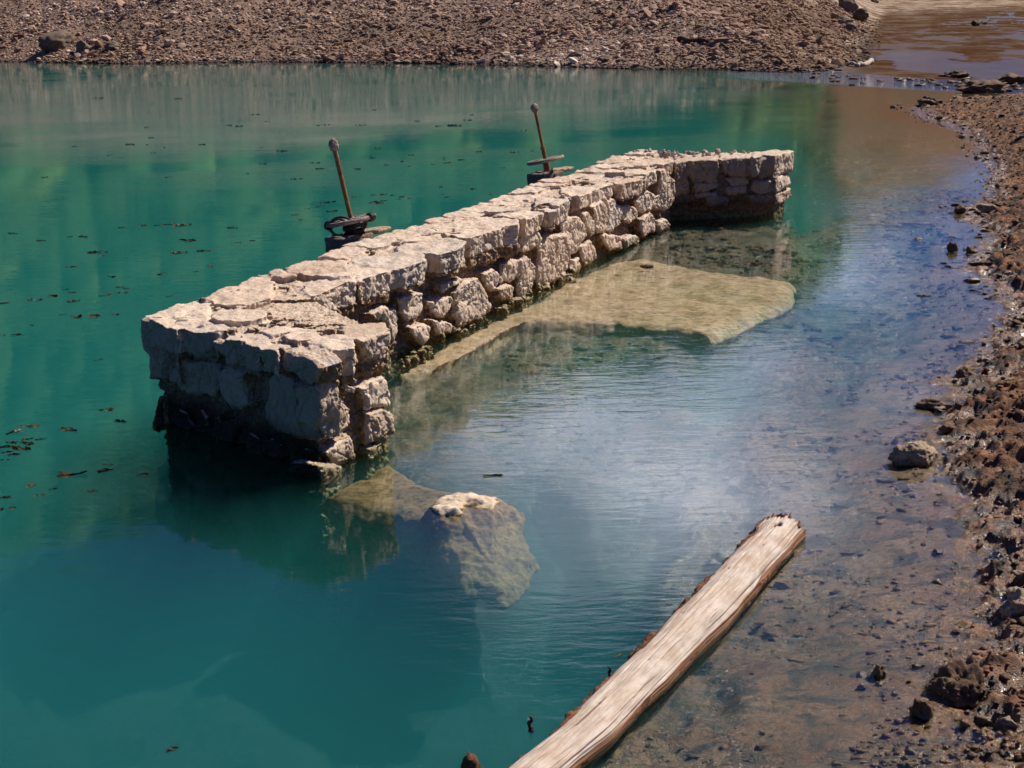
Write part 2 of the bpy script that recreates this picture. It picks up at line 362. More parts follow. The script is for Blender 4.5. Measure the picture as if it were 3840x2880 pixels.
def water_mat():
    q = N('green_water'); p = q.pos()
    y = q.sep(p)[1]
    # ripples: small wind wavelets running across the view, patchy
    w1 = q.noise(q.mapping(p, (1.6, 4.2, 1), (0, 0, R(8))), 1.5, 4, .55, .4)
    w2 = q.noise(q.mapping(p, (3, 9, 1), (0, 0, R(-6))), 2.2, 3, .5, .3)
    w3 = q.noise(q.mapping(p, (.35, .8, 1)), .5, 3, .5)
    patch = q.ramp(q.noise(q.mapping(p, (.35, .6, 1)), .35, 3, .5), [(.42, .25), (.62, 1.0)])
    h = q.math('ADD', q.math('MULTIPLY', w1, 1.0), q.math('MULTIPLY', q.math('MULTIPLY', w2, .35), patch))
    h = q.math('ADD', q.math('MULTIPLY', h, patch), q.math('MULTIPLY', w3, .8))
    pp = q.sep(p); s_ = q.math('ADD', pp[1], q.math('MULTIPLY', pp[0], 1.65))
    rf = q.math('MULTIPLY', q.ramp(q.math('DIVIDE', s_, 126.0), [(.63, 0.0), (.645, 1.0), (.90, 1.0), (1.0, .3)]), q.ramp(q.math('DIVIDE', pp[0], 20.0), [(.3, 0.0), (.5, 1.0)]))
    rip = q.noise(q.mapping(p, (1.0, 2.0, 1)), 3.0, 3, .6)
    h = q.math('ADD', h, q.math('MULTIPLY', q.math('MULTIPLY', rip, rf), 16.0))
    nr = q.bump(h, .12, .03)
    gl = q.n('BsdfGlossy'); gl.inputs['Roughness'].default_value = .03; gl.inputs['Color'].default_value = (1, 1, 1, 1); q.l(nr, gl.inputs['Normal'])
    tr = q.n('BsdfTransparent')
    fr = q.n('Fresnel'); fr.inputs['IOR'].default_value = 1.33; q.l(nr, fr.inputs['Normal'])
    mx = q.n('MixShader'); q.l(fr.outputs[0], mx.inputs[0]); q.l(tr.outputs[0], mx.inputs[1]); q.l(gl.outputs[0], mx.inputs[2])
    q.l(mx.outputs[0], q.out.inputs['Surface'])
    vs = q.n('VolumeScatter'); vs.inputs['Color'].default_value = (.12, .90, .85, 1); vs.inputs['Density'].default_value = .105; vs.inputs['Anisotropy'].default_value = .0
    va = q.n('VolumeAbsorption'); va.inputs['Color'].default_value = (.0, .66, .66, 1); va.inputs['Density'].default_value = .36
    ad = q.n('AddShader'); q.l(vs.outputs[0], ad.inputs[0]); q.l(va.outputs[0], ad.inputs[1]); q.l(ad.outputs[0], q.out.inputs['Volume'])
    return q.m
M_WATER = water_mat()
wv = [(-1500, 1.0, 0), (1500, 1.0, 0), (1500, 1300, 0), (-1500, 1300, 0), (-1500, 1.0, -9), (1500, 1.0, -9), (1500, 1300, -9), (-1500, 1300, -9)]
wf = [(0, 1, 2, 3), (7, 6, 5, 4), (0, 4, 5, 1), (1, 5, 6, 2), (2, 6, 7, 3), (3, 7, 4, 0)]
wme = mesh_np('water', wv, wf, False)
water = link('water', wme, M_WATER); tag(water, kind='structure')

# ------------------------------------------------------------------ the stone wall
C_ORG = {1: (500, 1000), 2: (1000, 1000), 3: (500, 1400), 4: (1000, 1400), 5: (1300, 850), 6: (1700, 700), 7: (2100, 500), 8: (2500, 500)}
KS = 600 / 2212
def cpx(c, pts): ox, oy = C_ORG[c]; return [(ox + x * KS, oy + y * KS) for x, y in pts]

ZW = .965; ZM = 1.0
A_ = P(537, 1185, ZW); C_ = P(1174, 1336, ZW); D_ = P(1461, 1239, ZW)
J_ = P(1190, 1108, ZM); NB = P(735, 1118, ZM)
g1 = P(1500, 1381, 0); g2 = P(2500, 850, 0)
Q_ = P(2530, 603, ZM); E_ = P(2905, 588, ZM); G_ = P(2968, 562, ZM); FB = P(2380, 568, ZM)
def face(a, b):
    "upright face seen from outside running a -> b (left to right): origin, along, outward normal"
    e = np.array([b[0] - a[0], b[1] - a[1], 0]); L = np.linalg.norm(e); e /= L
    return np.array([a[0], a[1], 0]), e, np.array([e[1], -e[0], 0]), L
F_NF = face(A_, C_); F_NE = face(C_, D_)
mA = J_[:2] * .5 + 0; 
F_MF = face(J_, Q_)
F_FF = face(Q_, E_); F_FE = face(E_, G_)

def add_prism(bm, loop3, outdir, back):
    "closed stone: loop3 list of rings (each list of 3d points, same count)"
    rings = [[bm.verts.new(p) for p in rg] for rg in loop3]
    n = len(rings[0])
    bm.faces.new(rings[0]); bm.faces.new(rings[-1][::-1])
    for a, b in zip(rings[:-1], rings[1:]):
        for i in range(n):
            j = (i + 1) % n
            bm.faces.new((a[i], b[i], b[j], a[j]))
def subdiv_poly(pts, rng, step, jit):
    out = []
    n = len(pts)
    for i in range(n):
        a = np.array(pts[i]); b = np.array(pts[(i + 1) % n]); L = np.linalg.norm(b - a)
        k = max(1, int(L / step))
        for t in range(k):
            q = a + (b - a) * t / k
            out.append(q + (rng.normal(size=2) * jit))
    return out
def area(p): return .5 * sum(p[i][0] * p[(i + 1) % len(p)][1] - p[(i + 1) % len(p)][0] * p[i][1] for i in range(len(p)))
def inset(pts, d):
    c = np.mean(pts, 0); out = []
    for p in pts:
        v = np.array(p) - c; L = np.linalg.norm(v); out.append(c + v * max(.3, (L - d) / max(L, 1e-6)))
    return out
def face_stone(bm, fc, c, pts, prot, rng, deep=.2, store=None, cham=.035):
    o, e, n, L = fc
    w = [PV(x, y, o + n * max(prot, 0) * .5, n) for x, y in cpx(c, pts)]
    q = [np.array([np.dot(p - o, e), p[2]]) for p in w]
    if area(q) < 0: q = q[::-1]
    if store is not None: store.append((np.array(q), rng.random(), prot))
    q = subdiv_poly(q, rng, .09, .006)
    size = math.sqrt(abs(area(q)))
    ch = min(cham, size * .13)
    tilt = rng.normal(size=2) * .05; cc = np.mean(q, 0)
    def r3(pp, d, tl=True): return [o + e * s[0] + np.array([0, 0, s[1]]) + n * (d + (np.dot(s - cc, tilt) if tl else 0)) for s in pp]
    add_prism(bm, [r3(inset(q, ch * 1.5), prot), r3(inset(q, ch * .4), prot - ch * .5), r3(q, prot - ch * 1.5), r3(q, -deep, False)], n, deep)
def top_stone(bm, c, pts, z, depth, rng, store=None, raw=None, cham=.018):
    w = raw if raw is not None else [P(x, y, z)[:2] for x, y in cpx(c, pts)]
    q = [np.array(p) for p in w]
    if area(q) < 0: q = q[::-1]
    if store is not None: store.append((np.array(q), rng.random(), z))
    q = subdiv_poly(q, rng, .09, .006)
    cc = np.mean(q, 0); tilt = rng.normal(size=2) * .018
    def r3(pp, zz, tl=True): return [np.array([s[0], s[1], zz + (np.dot(s - cc, tilt) if tl else 0)]) for s in pp]
    add_prism(bm, [r3(inset(q, cham * 1.3), z), r3(inset(q, cham * .3), z - cham * .6), r3(q, z - cham * 1.6), r3(inset(q, .03), z - depth, False)], None, depth)
def core(bm, pts, z0, z1):
    a = [np.array([p[0], p[1], z1]) for p in pts]; b = [np.array([p[0], p[1], z0]) for p in pts]
    if area([p[:2] for p in a]) < 0: a = a[::-1]; b = b[::-1]
    add_prism(bm, [a, b], None, 0)
def off(p, q=None, d=0): return np.array(p[:2]) + np.array(q[:2]) * d

TOP_N = [  # near wing: crop, polygon, height offset, depth
 (1, [(140, 680), (420, 590), (600, 520), (860, 490), (1060, 530), (1050, 680), (1060, 740), (860, 770), (600, 860), (440, 830), (250, 740)], .0, .5),
 (1, [(570, 860), (860, 760), (1060, 745), (1200, 790), (1350, 830), (1330, 880), (1180, 920), (1040, 915), (870, 910), (650, 840)], -.004, .25),
 (1, [(1230, 990), (1300, 930), (1450, 900), (1700, 900), (1850, 960), (1900, 1050), (1740, 1120), (1600, 1090), (1500, 1030), (1350, 1020)], -.006, .25),
 (1, [(1740, 1130), (1900, 1060), (2212, 1040), (2260, 1100), (2050, 1160), (2010, 1215), (1890, 1165)], -.012, .2),
 (2, [(210, 1160), (330, 1100), (580, 1080), (850, 1150), (870, 1180), (650, 1240), (480, 1200)], -.03, .28),
 (2, [(570, 1040), (700, 970), (950, 930), (1200, 1000), (1230, 1110), (1060, 1120), (890, 1130), (740, 1080)], .012, .3),
 (2, [(1030, 850), (1130, 780), (1470, 765), (1650, 780), (1700, 880), (1560, 930), (1300, 1000), (1220, 990), (1080, 930)], .0, .34),
 (1, [(1045, 680), (1200, 570), (1300, 580), (1750, 590), (1880, 640), (1800, 690), (1510, 730), (1440, 735), (1200, 740), (1080, 700)], .028, .15),
 (1, [(1700, 870), (1950, 800), (2300, 830), (2550, 870), (2300, 930), (2080, 910), (1900, 950)], .012, .15),
 (2, [(200, 940), (400, 870), (700, 900), (800, 960), (570, 1000), (420, 1030), (300, 1000)], .022, .15),
]
TOP_M = [
 (1, [(860, 400), (980, 400), (1180, 290), (1430, 260), (1500, 210), (1700, 130), (1900, 120), (1930, 300), (1900, 440), (1600, 500), (1280, 530), (1150, 510), (1050, 430)], .0, .3),
 (2, [(20, 60), (130, 30), (230, 60), (400, 80), (440, 140), (240, 150), (70, 120)], .02, .2),
 (2, [(280, 40), (370, -20), (700, -60), (1000, -40), (1300, 20), (1150, 110), (880, 130), (500, 90)], .03, .2),
 (2, [(640, 390), (700, 380), (900, 300), (1050, 240), (1240, 200), (1200, 170), (900, 130), (600, 200), (450, 280), (560, 360)], .0, .30),
 (5, [(110, 700), (0, 640), (0, 500), (120, 490), (400, 540), (650, 565), (620, 600), (400, 660), (150, 740)], .0, .30),
 (5, [(40, 480), (100, 400), (270, 390), (700, 370), (1080, 390), (1120, 440), (1050, 480), (800, 540), (650, 560), (400, 540)], .012, .26),
 (5, [(690, 360), (680, 240), (900, 210), (1250, 170), (1560, 180), (1660, 230), (1560, 300), (1300, 360), (1180, 350), (1060, 340), (850, 370)], .008, .27),
 (5, [(680, 220), (860, 160), (1280, 80), (1330, 130), (1120, 170), (950, 190)], .03, .1),
 (5, [(1380, 150), (1450, 120), (1540, 140), (1720, 150), (1830, 110), (1800, 90), (1400, 80), (1330, 80)], .01, .36),
 (6, [(350, 650), (100, 640), (0, 600), (0, 440), (200, 420), (500, 440), (700, 460), (890, 460), (920, 520), (720, 540), (540, 600)], .012, .38),
 (6, [(560, 400), (860, 420), (1000, 470), (1250, 350), (1200, 320), (900, 320), (600, 330)], .012, .22),
 (6, [(1100, 310), (1380, 280), (1440, 330), (1260, 350), (1240, 330)], .0, .24),
 (6, [(1110, 260), (1270, 220), (1420, 265), (1600, 190), (1580, 150), (1350, 150), (1120, 140)], .03, .26),
 (6, [(400, 340), (600, 280), (900, 270), (950, 300), (700, 330)], .03, .1),
 (7, [(130, 850), (270, 880), (480, 790), (740, 700), (700, 680), (300, 720), (0, 730), (0, 820)], .01, .18),
 (7, [(750, 700), (850, 700), (1100, 640), (1180, 560), (900, 590), (640, 640)], .0, .25),
 (7, [(620, 540), (880, 550), (900, 590), (1190, 560), (1350, 480), (1150, 470), (970, 490), (700, 500)], .02, .22),
 (7, [(1320, 420), (1430, 430), (1580, 390), (1560, 350), (1300, 350), (1000, 370), (750, 380), (540, 430), (800, 440), (1100, 440)], .012, .2),
]
TOP_F = [
 (8, [(120, 395), (310, 372), (500, 370), (690, 360), (700, 310), (400, 290), (100, 310)], .0, .3),
 (8, [(745, 350), (900, 340), (1165, 328), (1180, 280), (900, 270), (720, 300)], .0, .3),
 (8, [(1180, 350), (1260, 345), (1330, 312), (1500, 325), (1580, 290), (1750, 240), (1700, 212), (1400, 205), (1180, 240)], .012, .3),
]
NFS = [
 (1, [(140, 700), (240, 740), (560, 860), (570, 1000), (480, 1200), (420, 1450), (400, 1560), (240, 1570), (225, 1280), (145, 1120)], .06),
 (1, [(580, 860), (1030, 920), (1100, 1130), (1090, 1200), (960, 1230), (720, 1110), (600, 1010)], .05),
 (1, [(1070, 1020), (1240, 1010), (1520, 1050), (1720, 1120), (1700, 1230), (1500, 1330), (1280, 1240), (1110, 1150)], .045),
 (1, [(1740, 1130), (2010, 1220), (1990, 1330), (1880, 1320), (1750, 1280)], .02),
 (2, [(210, 1170), (480, 1220), (640, 1290), (730, 1400), (690, 1600), (620, 1640), (500, 1620), (300, 1490), (190, 1350)], .035),
 (1, [(720, 1300), (850, 1290), (1100, 1330), (1180, 1500), (1150, 1700), (1100, 1800), (880, 1820), (640, 1740), (590, 1500)], .03),
 (3, [(1170, 0), (1200, -90), (1380, -90), (1540, -20), (1560, 230), (1650, 430), (1520, 520), (1380, 520), (1200, 290), (1140, 80)], .045),
 (4, [(20, 30), (150, -20), (300, 60), (400, 160), (650, 200), (700, 420), (700, 900), (700, 960), (400, 910), (180, 800), (0, 720), (-20, 400)], .03),
 (3, [(1040, 620), (1100, 600), (1140, 690), (1370, 640), (1400, 700), (1380, 900), (1300, 990), (1130, 930), (1020, 850)], -.015),
 (3, [(1545, 820), (1750, 910), (1900, 940), (2000, 1010), (2010, 1200), (1750, 1220), (1600, 1160), (1545, 1060)], -.01),
 (3, [(840, 500), (880, 490), (960, 640), (960, 740), (910, 765), (840, 660)], -.015),
 (3, [(575, 490), (680, 560), (700, 640), (820, 780), (700, 820), (560, 730)], -.015),
 (3, [(350, 310), (400, 330), (400, 780), (270, 800), (290, 580)], .02),
]
NES = [
 (2, [(650, 1250), (880, 1170), (900, 1300), (800, 1350), (730, 1395)], .0),
 (2, [(890, 1150), (1220, 1110), (1260, 1330), (1150, 1420), (980, 1440), (900, 1400)], .03),
 (2, [(1230, 1010), (1320, 990), (1700, 890), (1690, 1100), (1450, 1300), (1400, 1260), (1330, 1180)], .045),
 (4, [(680, 200), (840, 110), (950, 190), (1050, 380), (1150, 500), (1140, 750), (1040, 830), (860, 940), (800, 850), (710, 700), (690, 400)], .05),
 (4, [(1030, 180), (1080, 130), (1230, 230), (1200, 300), (1100, 280)], .04),
 (4, [(1260, 230), (1450, 100), (1650, 50), (1750, 250), (1750, 480), (1560, 500), (1370, 520), (1350, 350)], .02),
 (4, [(1380, 560), (1600, 490), (1760, 580), (1800, 800), (1680, 950), (1400, 1000), (1380, 800)], .04),
 (4, [(780, 1100), (1180, 850), (1250, 1050), (1240, 1260), (1000, 1300), (850, 1200)], .01),
 (4, [(660, 1260), (800, 1230), (1040, 1280), (1020, 1450), (860, 1530), (720, 1500)], .07),
 (4, [(1370, 1030), (1650, 950), (1600, 1150), (1440, 1230), (1370, 1150)], .02),
]
MFS = [
 (5, [(330, 1200), (520, 1080), (700, 1130), (740, 1220), (740, 1480), (700, 1640), (600, 1500), (560, 1340), (400, 1320)], .02),
 (5, [(700, 1000), (980, 900), (1080, 920), (1090, 1150), (1000, 1270), (870, 1310), (740, 1200)], .03),
 (5, [(900, 1380), (1050, 1320), (1160, 1400), (1150, 1560), (1050, 1640), (880, 1500)], .05),
 (5, [(1150, 1050), (1250, 990), (1430, 930), (1470, 1070), (1430, 1180), (1320, 1260), (1200, 1220)], .03),
 (5, [(1500, 900), (1620, 740), (1780, 700), (1880, 850), (1980, 1050), (1980, 1180), (1740, 1320), (1560, 1400), (1490, 1250), (1480, 1050)], .07),
 (5, [(1290, 900), (1300, 790), (1450, 720), (1550, 700), (1560, 800), (1400, 860)], .05),
 (5, [(1170, 1300), (1380, 1280), (1500, 1370), (1450, 1480), (1250, 1520)], .05),
 (6, [(400, 1200), (570, 1130), (660, 1200), (720, 1320), (610, 1380), (590, 1480), (450, 1380)], .02),
 (6, [(680, 1060), (800, 1010), (900, 1000), (930, 1200), (850, 1330), (700, 1320), (660, 1150)], .03),
 (6, [(900, 1010), (980, 960), (1060, 1000), (1140, 1120), (1140, 1350), (1090, 1480), (950, 1560), (900, 1400)], .055),
 (6, [(610, 1400), (760, 1340), (860, 1400), (840, 1530), (700, 1580), (620, 1530)], .05),
 (6, [(950, 680), (1100, 610), (1160, 600), (1230, 700), (1200, 810), (1060, 900), (930, 900)], .05),
 (6, [(1160, 850), (1290, 690), (1340, 660), (1500, 660), (1560, 720), (1580, 1000), (1540, 1230), (1350, 1340), (1220, 1420), (1190, 1250), (1200, 950)], .06),
 (6, [(1480, 520), (1600, 410), (1700, 410), (1800, 530), (1830, 670), (1760, 800), (1720, 950), (1640, 960), (1560, 780), (1500, 620)], .06),
 (6, [(1590, 1010), (1740, 980), (1770, 1140), (1700, 1210), (1620, 1230)], .05),
 (6, [(1730, 830), (1900, 740), (1980, 860), (2010, 1010), (1840, 1120), (1760, 1000)], .05),
 (6, [(1810, 380), (1880, 340), (1930, 440), (1940, 690), (1900, 680), (1830, 560)], .04),
 (7, [(440, 1010), (590, 940), (660, 1050), (670, 1150), (640, 1350), (520, 1390), (480, 1280), (470, 1100)], .05),
 (7, [(650, 900), (740, 900), (850, 1040), (820, 1250), (700, 1380), (650, 1350), (680, 1100)], .05),
 (7, [(860, 1000), (1010, 990), (1060, 1080), (1060, 1180), (960, 1240), (850, 1200)], .04),
 (7, [(1040, 930), (1180, 770), (1260, 820), (1285, 920), (1240, 1060), (1140, 1120), (1080, 1040)], .06),
 (7, [(1370, 500), (1430, 500), (1530, 650), (1550, 780), (1540, 950), (1480, 1050), (1360, 1060), (1260, 1040), (1290, 900), (1360, 850)], .09),
 (7, [(1070, 1200), (1240, 1070), (1340, 1180), (1330, 1360), (1120, 1450), (1080, 1350)], .07),
 (7, [(1350, 1200), (1450, 1180), (1490, 1260), (1470, 1340), (1350, 1380)], .09),
 (7, [(580, 1400), (720, 1380), (820, 1430), (830, 1600), (690, 1640), (620, 1550)], .06),
 (7, [(850, 1450), (1020, 1400), (1090, 1450), (1090, 1530), (900, 1590)], .06),
]
FFS = [
 (8, [(120, 390), (300, 375), (290, 520), (320, 700), (340, 840), (90, 900), (90, 700), (130, 560)], .02),
 (8, [(310, 370), (700, 365), (730, 420), (720, 660), (640, 690), (370, 670), (300, 560)], .05),
 (8, [(360, 690), (720, 690), (730, 760), (600, 800), (380, 830)], .04),
 (8, [(745, 350), (1165, 330), (1170, 590), (880, 600), (790, 560)], .04),
 (8, [(1260, 350), (1500, 330), (1510, 560), (1350, 640), (1270, 600)], .04),
 (8, [(1180, 360), (1250, 350), (1255, 600), (1180, 600)], .0),
 (8, [(800, 620), (1130, 610), (1150, 700), (900, 740)], .02),
 (8, [(810, 750), (1110, 730), (1130, 830), (850, 860)], .035),
 (8, [(1190, 660), (1450, 650), (1460, 800), (1300, 850), (1140, 800)], .03),
 (8, [(1100, 870), (1450, 860), (1450, 1000), (1200, 1000)], .03),
 (8, [(540, 900), (700, 860), (870, 900), (850, 1010), (560, 1040)], .02),
 (8, [(380, 850), (700, 800), (720, 850), (500, 900), (400, 930)], .02),
]
FES = [
 (8, [(1520, 300), (1750, 240), (1750, 520), (1510, 590)], .04),
 (8, [(1500, 600), (1720, 560), (1740, 690), (1600, 790), (1480, 830)], .03),
 (8, [(1470, 850), (1680, 790), (1770, 760), (1770, 870), (1640, 960), (1480, 990)], .01),
]

def remesh_obj(bm, voxel):
    me = bpy.data.meshes.new('tmp'); bmesh.ops.recalc_face_normals(bm, faces=bm.faces); bm.to_mesh(me); bm.free()
    o = bpy.data.objects.new('tmp', me); COL.objects.link(o)
    md = o.modifiers.new('r', 'REMESH'); md.mode = 'VOXEL'; md.voxel_size = voxel; md.adaptivity = 0; md.use_smooth_shade = True
    dg = bpy.context.evaluated_depsgraph_get(); ev = o.evaluated_get(dg)
    out = bpy.data.meshes.new_from_object(ev)
    bpy.data.objects.remove(o); bpy.data.meshes.remove(me)
    return out
def in_poly(q, X, Y):
    ins = np.zeros(X.shape, bool); n = len(q)
    for i in range(n):
        x1, y1 = q[i]; x2, y2 = q[(i + 1) % n]
        ins ^= ((y1 > Y) != (y2 > Y)) & (X < (x2 - x1) * (Y - y1) / (y2 - y1 + 1e-12) + x1)
    return ins
def finish(name, me, faces, tops, zt_, parent, amp=1.0, shaded_faces=()):
    v = verts(me); nr = normals(me)
    # relax a little so the voxel steps go
    ne = len(me.edges); ed = np.empty(ne * 2, np.int32); me.edges.foreach_get('vertices', ed); ed = ed.reshape(-1, 2)
    deg = np.bincount(ed.ravel(), minlength=len(v))[:, None].clip(1)
    for _ in range(1):
        s = np.zeros_like(v)
        for k in range(3):
            s[:, k] = np.bincount(ed[:, 0], v[ed[:, 1], k], len(v)) + np.bincount(ed[:, 1], v[ed[:, 0], k], len(v))
        v = v * .5 + .5 * s / deg
    mort = np.ones(len(v)); tint = np.full(len(v), .5); wet = np.zeros(len(v))
    for (o, e, n, L), store, is_shaded in faces:
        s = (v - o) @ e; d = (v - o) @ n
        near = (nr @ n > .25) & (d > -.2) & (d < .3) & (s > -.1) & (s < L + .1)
        if is_shaded: wet[near] = 1  # flags the sunless wing fronts for painted shade and the damp foot
        for q, t, pr in store:
            m_ = near & (d > min(-.03, pr - .05)) & in_poly(q, s, v[:, 2])
            mort[m_] = 0; tint[m_] = t
    up = (nr[:, 2] > .2) | (v[:, 2] > zt_ - .22)
    for q, t, z in tops:
        q2 = q + (q - q.mean(0)) * .06
        m_ = up & in_poly(q2, v[:, 0], v[:, 1]) & (v[:, 2] > z - .3)
        mort[m_] = 0; tint[m_] = t
    x, y, z = v.T
    big = fbm(x * 3, y * 3, z * 3, 3)
    sm = fbm(x * 11, y * 11, z * 9, 4)
    pit = np.clip(ridged(x * 13 + sm, y * 13, z * 8, 3) - .5, 0, 1) * sstep(-.15, .35, fbm(x * 4 + 9, y * 4, z * 4, 2))
    crease = np.abs(perlin(x * 4.5 + .4 * big, y * 4.5, z * 3.5))
    chip = np.abs(perlin(x * 6 + 3, y * 6, z * 6))
    side = 1 - sstep(.3, .8, nr[:, 2])
    disp = amp * (.012 * big * (.35 + .65 * side) + .010 * sm * (.35 + side * .65) - .022 * pit * (.15 + side) - .012 * (chip < .05) * side - .03 * np.clip(.16 - crease, 0, 1) / .16 * side * .5)
    ter = fbm(x * 5 + 3, y * 5, z * 6, 3); disp += side * amp * .016 * (np.floor(ter * 3.5) / 3.5 - ter * .4)
    gr = fbm(x * 26, y * 26, z * 26, 3)
    disp += mort * amp * (.022 * gr * (.3 + .7 * side) + .02 * fbm(x * 7, y * 7, z * 7, 2) * side)
    # thin flaky beds on the tops
    fl = fbm(x * 5, y * 3.5, 1.0 + 0 * x, 3); disp += (1 - side) * .020 * amp * (np.floor(fl * 4) / 4); disp += (1 - side) * mort * .012 * fbm(x * 40, y * 40, 2.0 + 0 * x, 3)
    v = v + nr * disp[:, None]
    me.vertices.foreach_set('co', v.astype(np.float32).ravel()); me.update()
    attr(me, 'tint', tint); attr(me, 'mortar', mort); attr(me, 'wet', wet)
    ob = link(name, me, M_STONE, parent)
    return ob

wall = empty('stone_wall', tuple(float(a) for a in ((J_ + Q_) / 2)[:2]) + (0,))
tag(wall, 'ruined pale limestone masonry wall with splayed end wings standing in the green water', 'wall')
WL = Vector(wall.location)
def part(me, *a): return a
rng = np.random.default_rng(5)
def off_line(a, b, d):
    e = np.array([b[0] - a[0], b[1] - a[1]]); e = e / np.linalg.norm(e); n = np.array([e[1], -e[0]]); return np.array(a[:2]) - n * d, np.array(b[:2]) - n * d
def isect(p1, p2, p3, p4):
    d1 = p2 - p1; d2 = p4 - p3; den = d1[0] * d2[1] - d1[1] * d2[0]; t = ((p3 - p1)[0] * d2[1] - (p3 - p1)[1] * d2[0]) / den; return p1 + d1 * t
def inset_quad(pts, ds):
    n = len(pts); L = [off_line(pts[i], pts[(i + 1) % n], ds[i]) for i in range(n)]
    return [isect(*L[i - 1], *L[i]) for i in range(n)]
# ---- near wing
bm = bmesh.new(); sNF = []; sNE = []; tN = []
cn1 = [A_, C_, D_, J_, NB]
ins = inset_quad(cn1, [.08, .085, .04, -.3, .04])
core(bm, ins, .28, ZW - .026)
core(bm, inset_quad(cn1, [.07, .075, .04, -.3, .12]), -1.6, .30)
for c, pt, pr in NFS: face_stone(bm, F_NF, c, pt, pr, rng, .22, sNF)
for c, pt, pr in NES: face_stone(bm, F_NE, c, pt, pr, rng, .22, sNE)
for c, pt, dz, dp in TOP_N: top_stone(bm, c, pt, ZW + dz * 1.3, dp, rng, tN, None, .011)
for k in range(110):   # flat flakes and crumbs bedded in the top mortar
    a, b = rng.random(2); p = (A_ * (1 - a) + C_ * a) * (1 - b) + (NB * (1 - a) + D_ * a) * b
    r_ = rng.uniform(.014, .05) if k > 25 else rng.uniform(.05, .11); sh = [p[:2] + r_ * rng.uniform(.6, 1.2) * np.array([math.cos(t) * 1.3, math.sin(t)]) for t in np.sort(rng.uniform(0, 6.28, 6))]
    if abs(area(sh)) > 3e-4: top_stone(bm, 0, None, ZW + rng.uniform(-.008, .018), .05, rng, None, sh, .006)
me = remesh_obj(bm, .009)
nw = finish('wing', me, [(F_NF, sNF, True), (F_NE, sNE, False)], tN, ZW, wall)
# ---- main run
bm = bmesh.new(); sMF = []; tM = []
mq = [NB, J_, Q_, FB]
dm = (Q_ - J_)[:2]; dm /= np.linalg.norm(dm); nm = np.array([dm[1], -dm[0]])
iq = inset_quad(mq, [.0, .095, .02, .05])
core(bm, iq, -1.6, ZM - .034)
for c, pt, pr in MFS: face_stone(bm, F_MF, c, pt, pr, rng, .22, sMF)
for c, pt, dz, dp in TOP_M: top_stone(bm, c, pt, ZM + dz * 1.5 - .004, dp, rng, tM, None, .011)
# slabs along the back edge, out over the deep side
bl = np.linalg.norm((FB - NB)[:2]); be = (FB - NB)[:2] / bl; bn = np.array([-be[1], be[0]])
s = 1.6
while s < bl - .3:
    w_ = rng.uniform(.4, .8); dp_ = rng.uniform(.3, .48); o1, o2 = rng.uniform(-.02, .07, 2)
    b0 = NB[:2] + be * s; b1 = NB[:2] + be * (s + w_ - .02)
    mid = (b0 + b1) / 2 + bn * (max(o1, o2) + rng.uniform(0, .03))
    top_stone(bm, 0, None, ZM + rng.uniform(-.02, .035), .25, rng, tM, [b0 + bn * o1, mid, b1 + bn * o2, b1 - bn * dp_, (b0 + b1) / 2 - bn * dp_ * rng.uniform(.9, 1.2), b0 - bn * dp_ * rng.uniform(.8, 1.1)])
    s += w_
wid = np.linalg.norm((Q_ - FB)[:2])
for k in range(170):
    t, b = rng.random(2); p = (NB * (1 - t) + FB * t) * b + (J_ * (1 - t) + Q_ * t) * (1 - b)
    r_ = rng.uniform(.05, .17) if k < 60 else rng.uniform(.02, .05); sh = [p[:2] + r_ * rng.uniform(.6, 1.2) * (be * math.cos(u) * .8 + bn * math.sin(u) * 1.3) for u in np.sort(rng.uniform(0, 6.28, 7))]
    if abs(area(sh)) > 3e-4: top_stone(bm, 0, None, ZM + rng.uniform(-.02, .022), .05, rng, tM if k < 60 else None, sh, .006)
# rubble footing along the water line
for k in range(60):
    t = rng.random() ** 1.3 * .62; p = (J_ * (1 - t) + Q_ * t); r_ = rng.uniform(.03, .09)
    cpt = p[:2] + nm * rng.uniform(-.02, .17 * (1 - t)) ; 
    sh = [cpt + r_ * rng.uniform(.6, 1.2) * np.array([math.cos(u), math.sin(u)]) for u in np.sort(rng.uniform(0, 6.28, 6))]
    if abs(area(sh)) > 6e-4: top_stone(bm, 0, None, rng.uniform(.01, .10), .4, rng, None, sh, .02)
me = remesh_obj(bm, .0115)
mw = finish('main_run', me, [(F_MF, sMF, False)], tM, ZM, wall, 1.25)
# ---- far wing
bm = bmesh.new(); sFF = []; sFE = []; tF = []
fq = [Q_, E_, G_, FB]
core(bm, inset_quad(fq, [.075, .07, .0, -.2]), .30, ZM - .04)
core(bm, inset_quad(fq, [.34, .08, .0, -.2]), -1.6, .36)
for c, pt, pr in FFS: face_stone(bm, F_FF, c, pt, pr, rng, .2, sFF)
for c, pt, pr in FES: face_stone(bm, F_FE, c, pt, pr, rng, .2, sFE)
for c, pt, dz, dp in TOP_F: top_stone(bm, c, pt, ZM + dz, dp, rng, tF)
me = remesh_obj(bm, .018)
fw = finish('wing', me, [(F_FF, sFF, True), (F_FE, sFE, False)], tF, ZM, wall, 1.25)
for o in (nw, mw, fw):
    o.data.transform(Matrix.Translation(-WL))
nw['label'] = 'near wing of large squared stones, its shaded front facing the camera'
fw['label'] = 'far wing with loose rubble along its top'
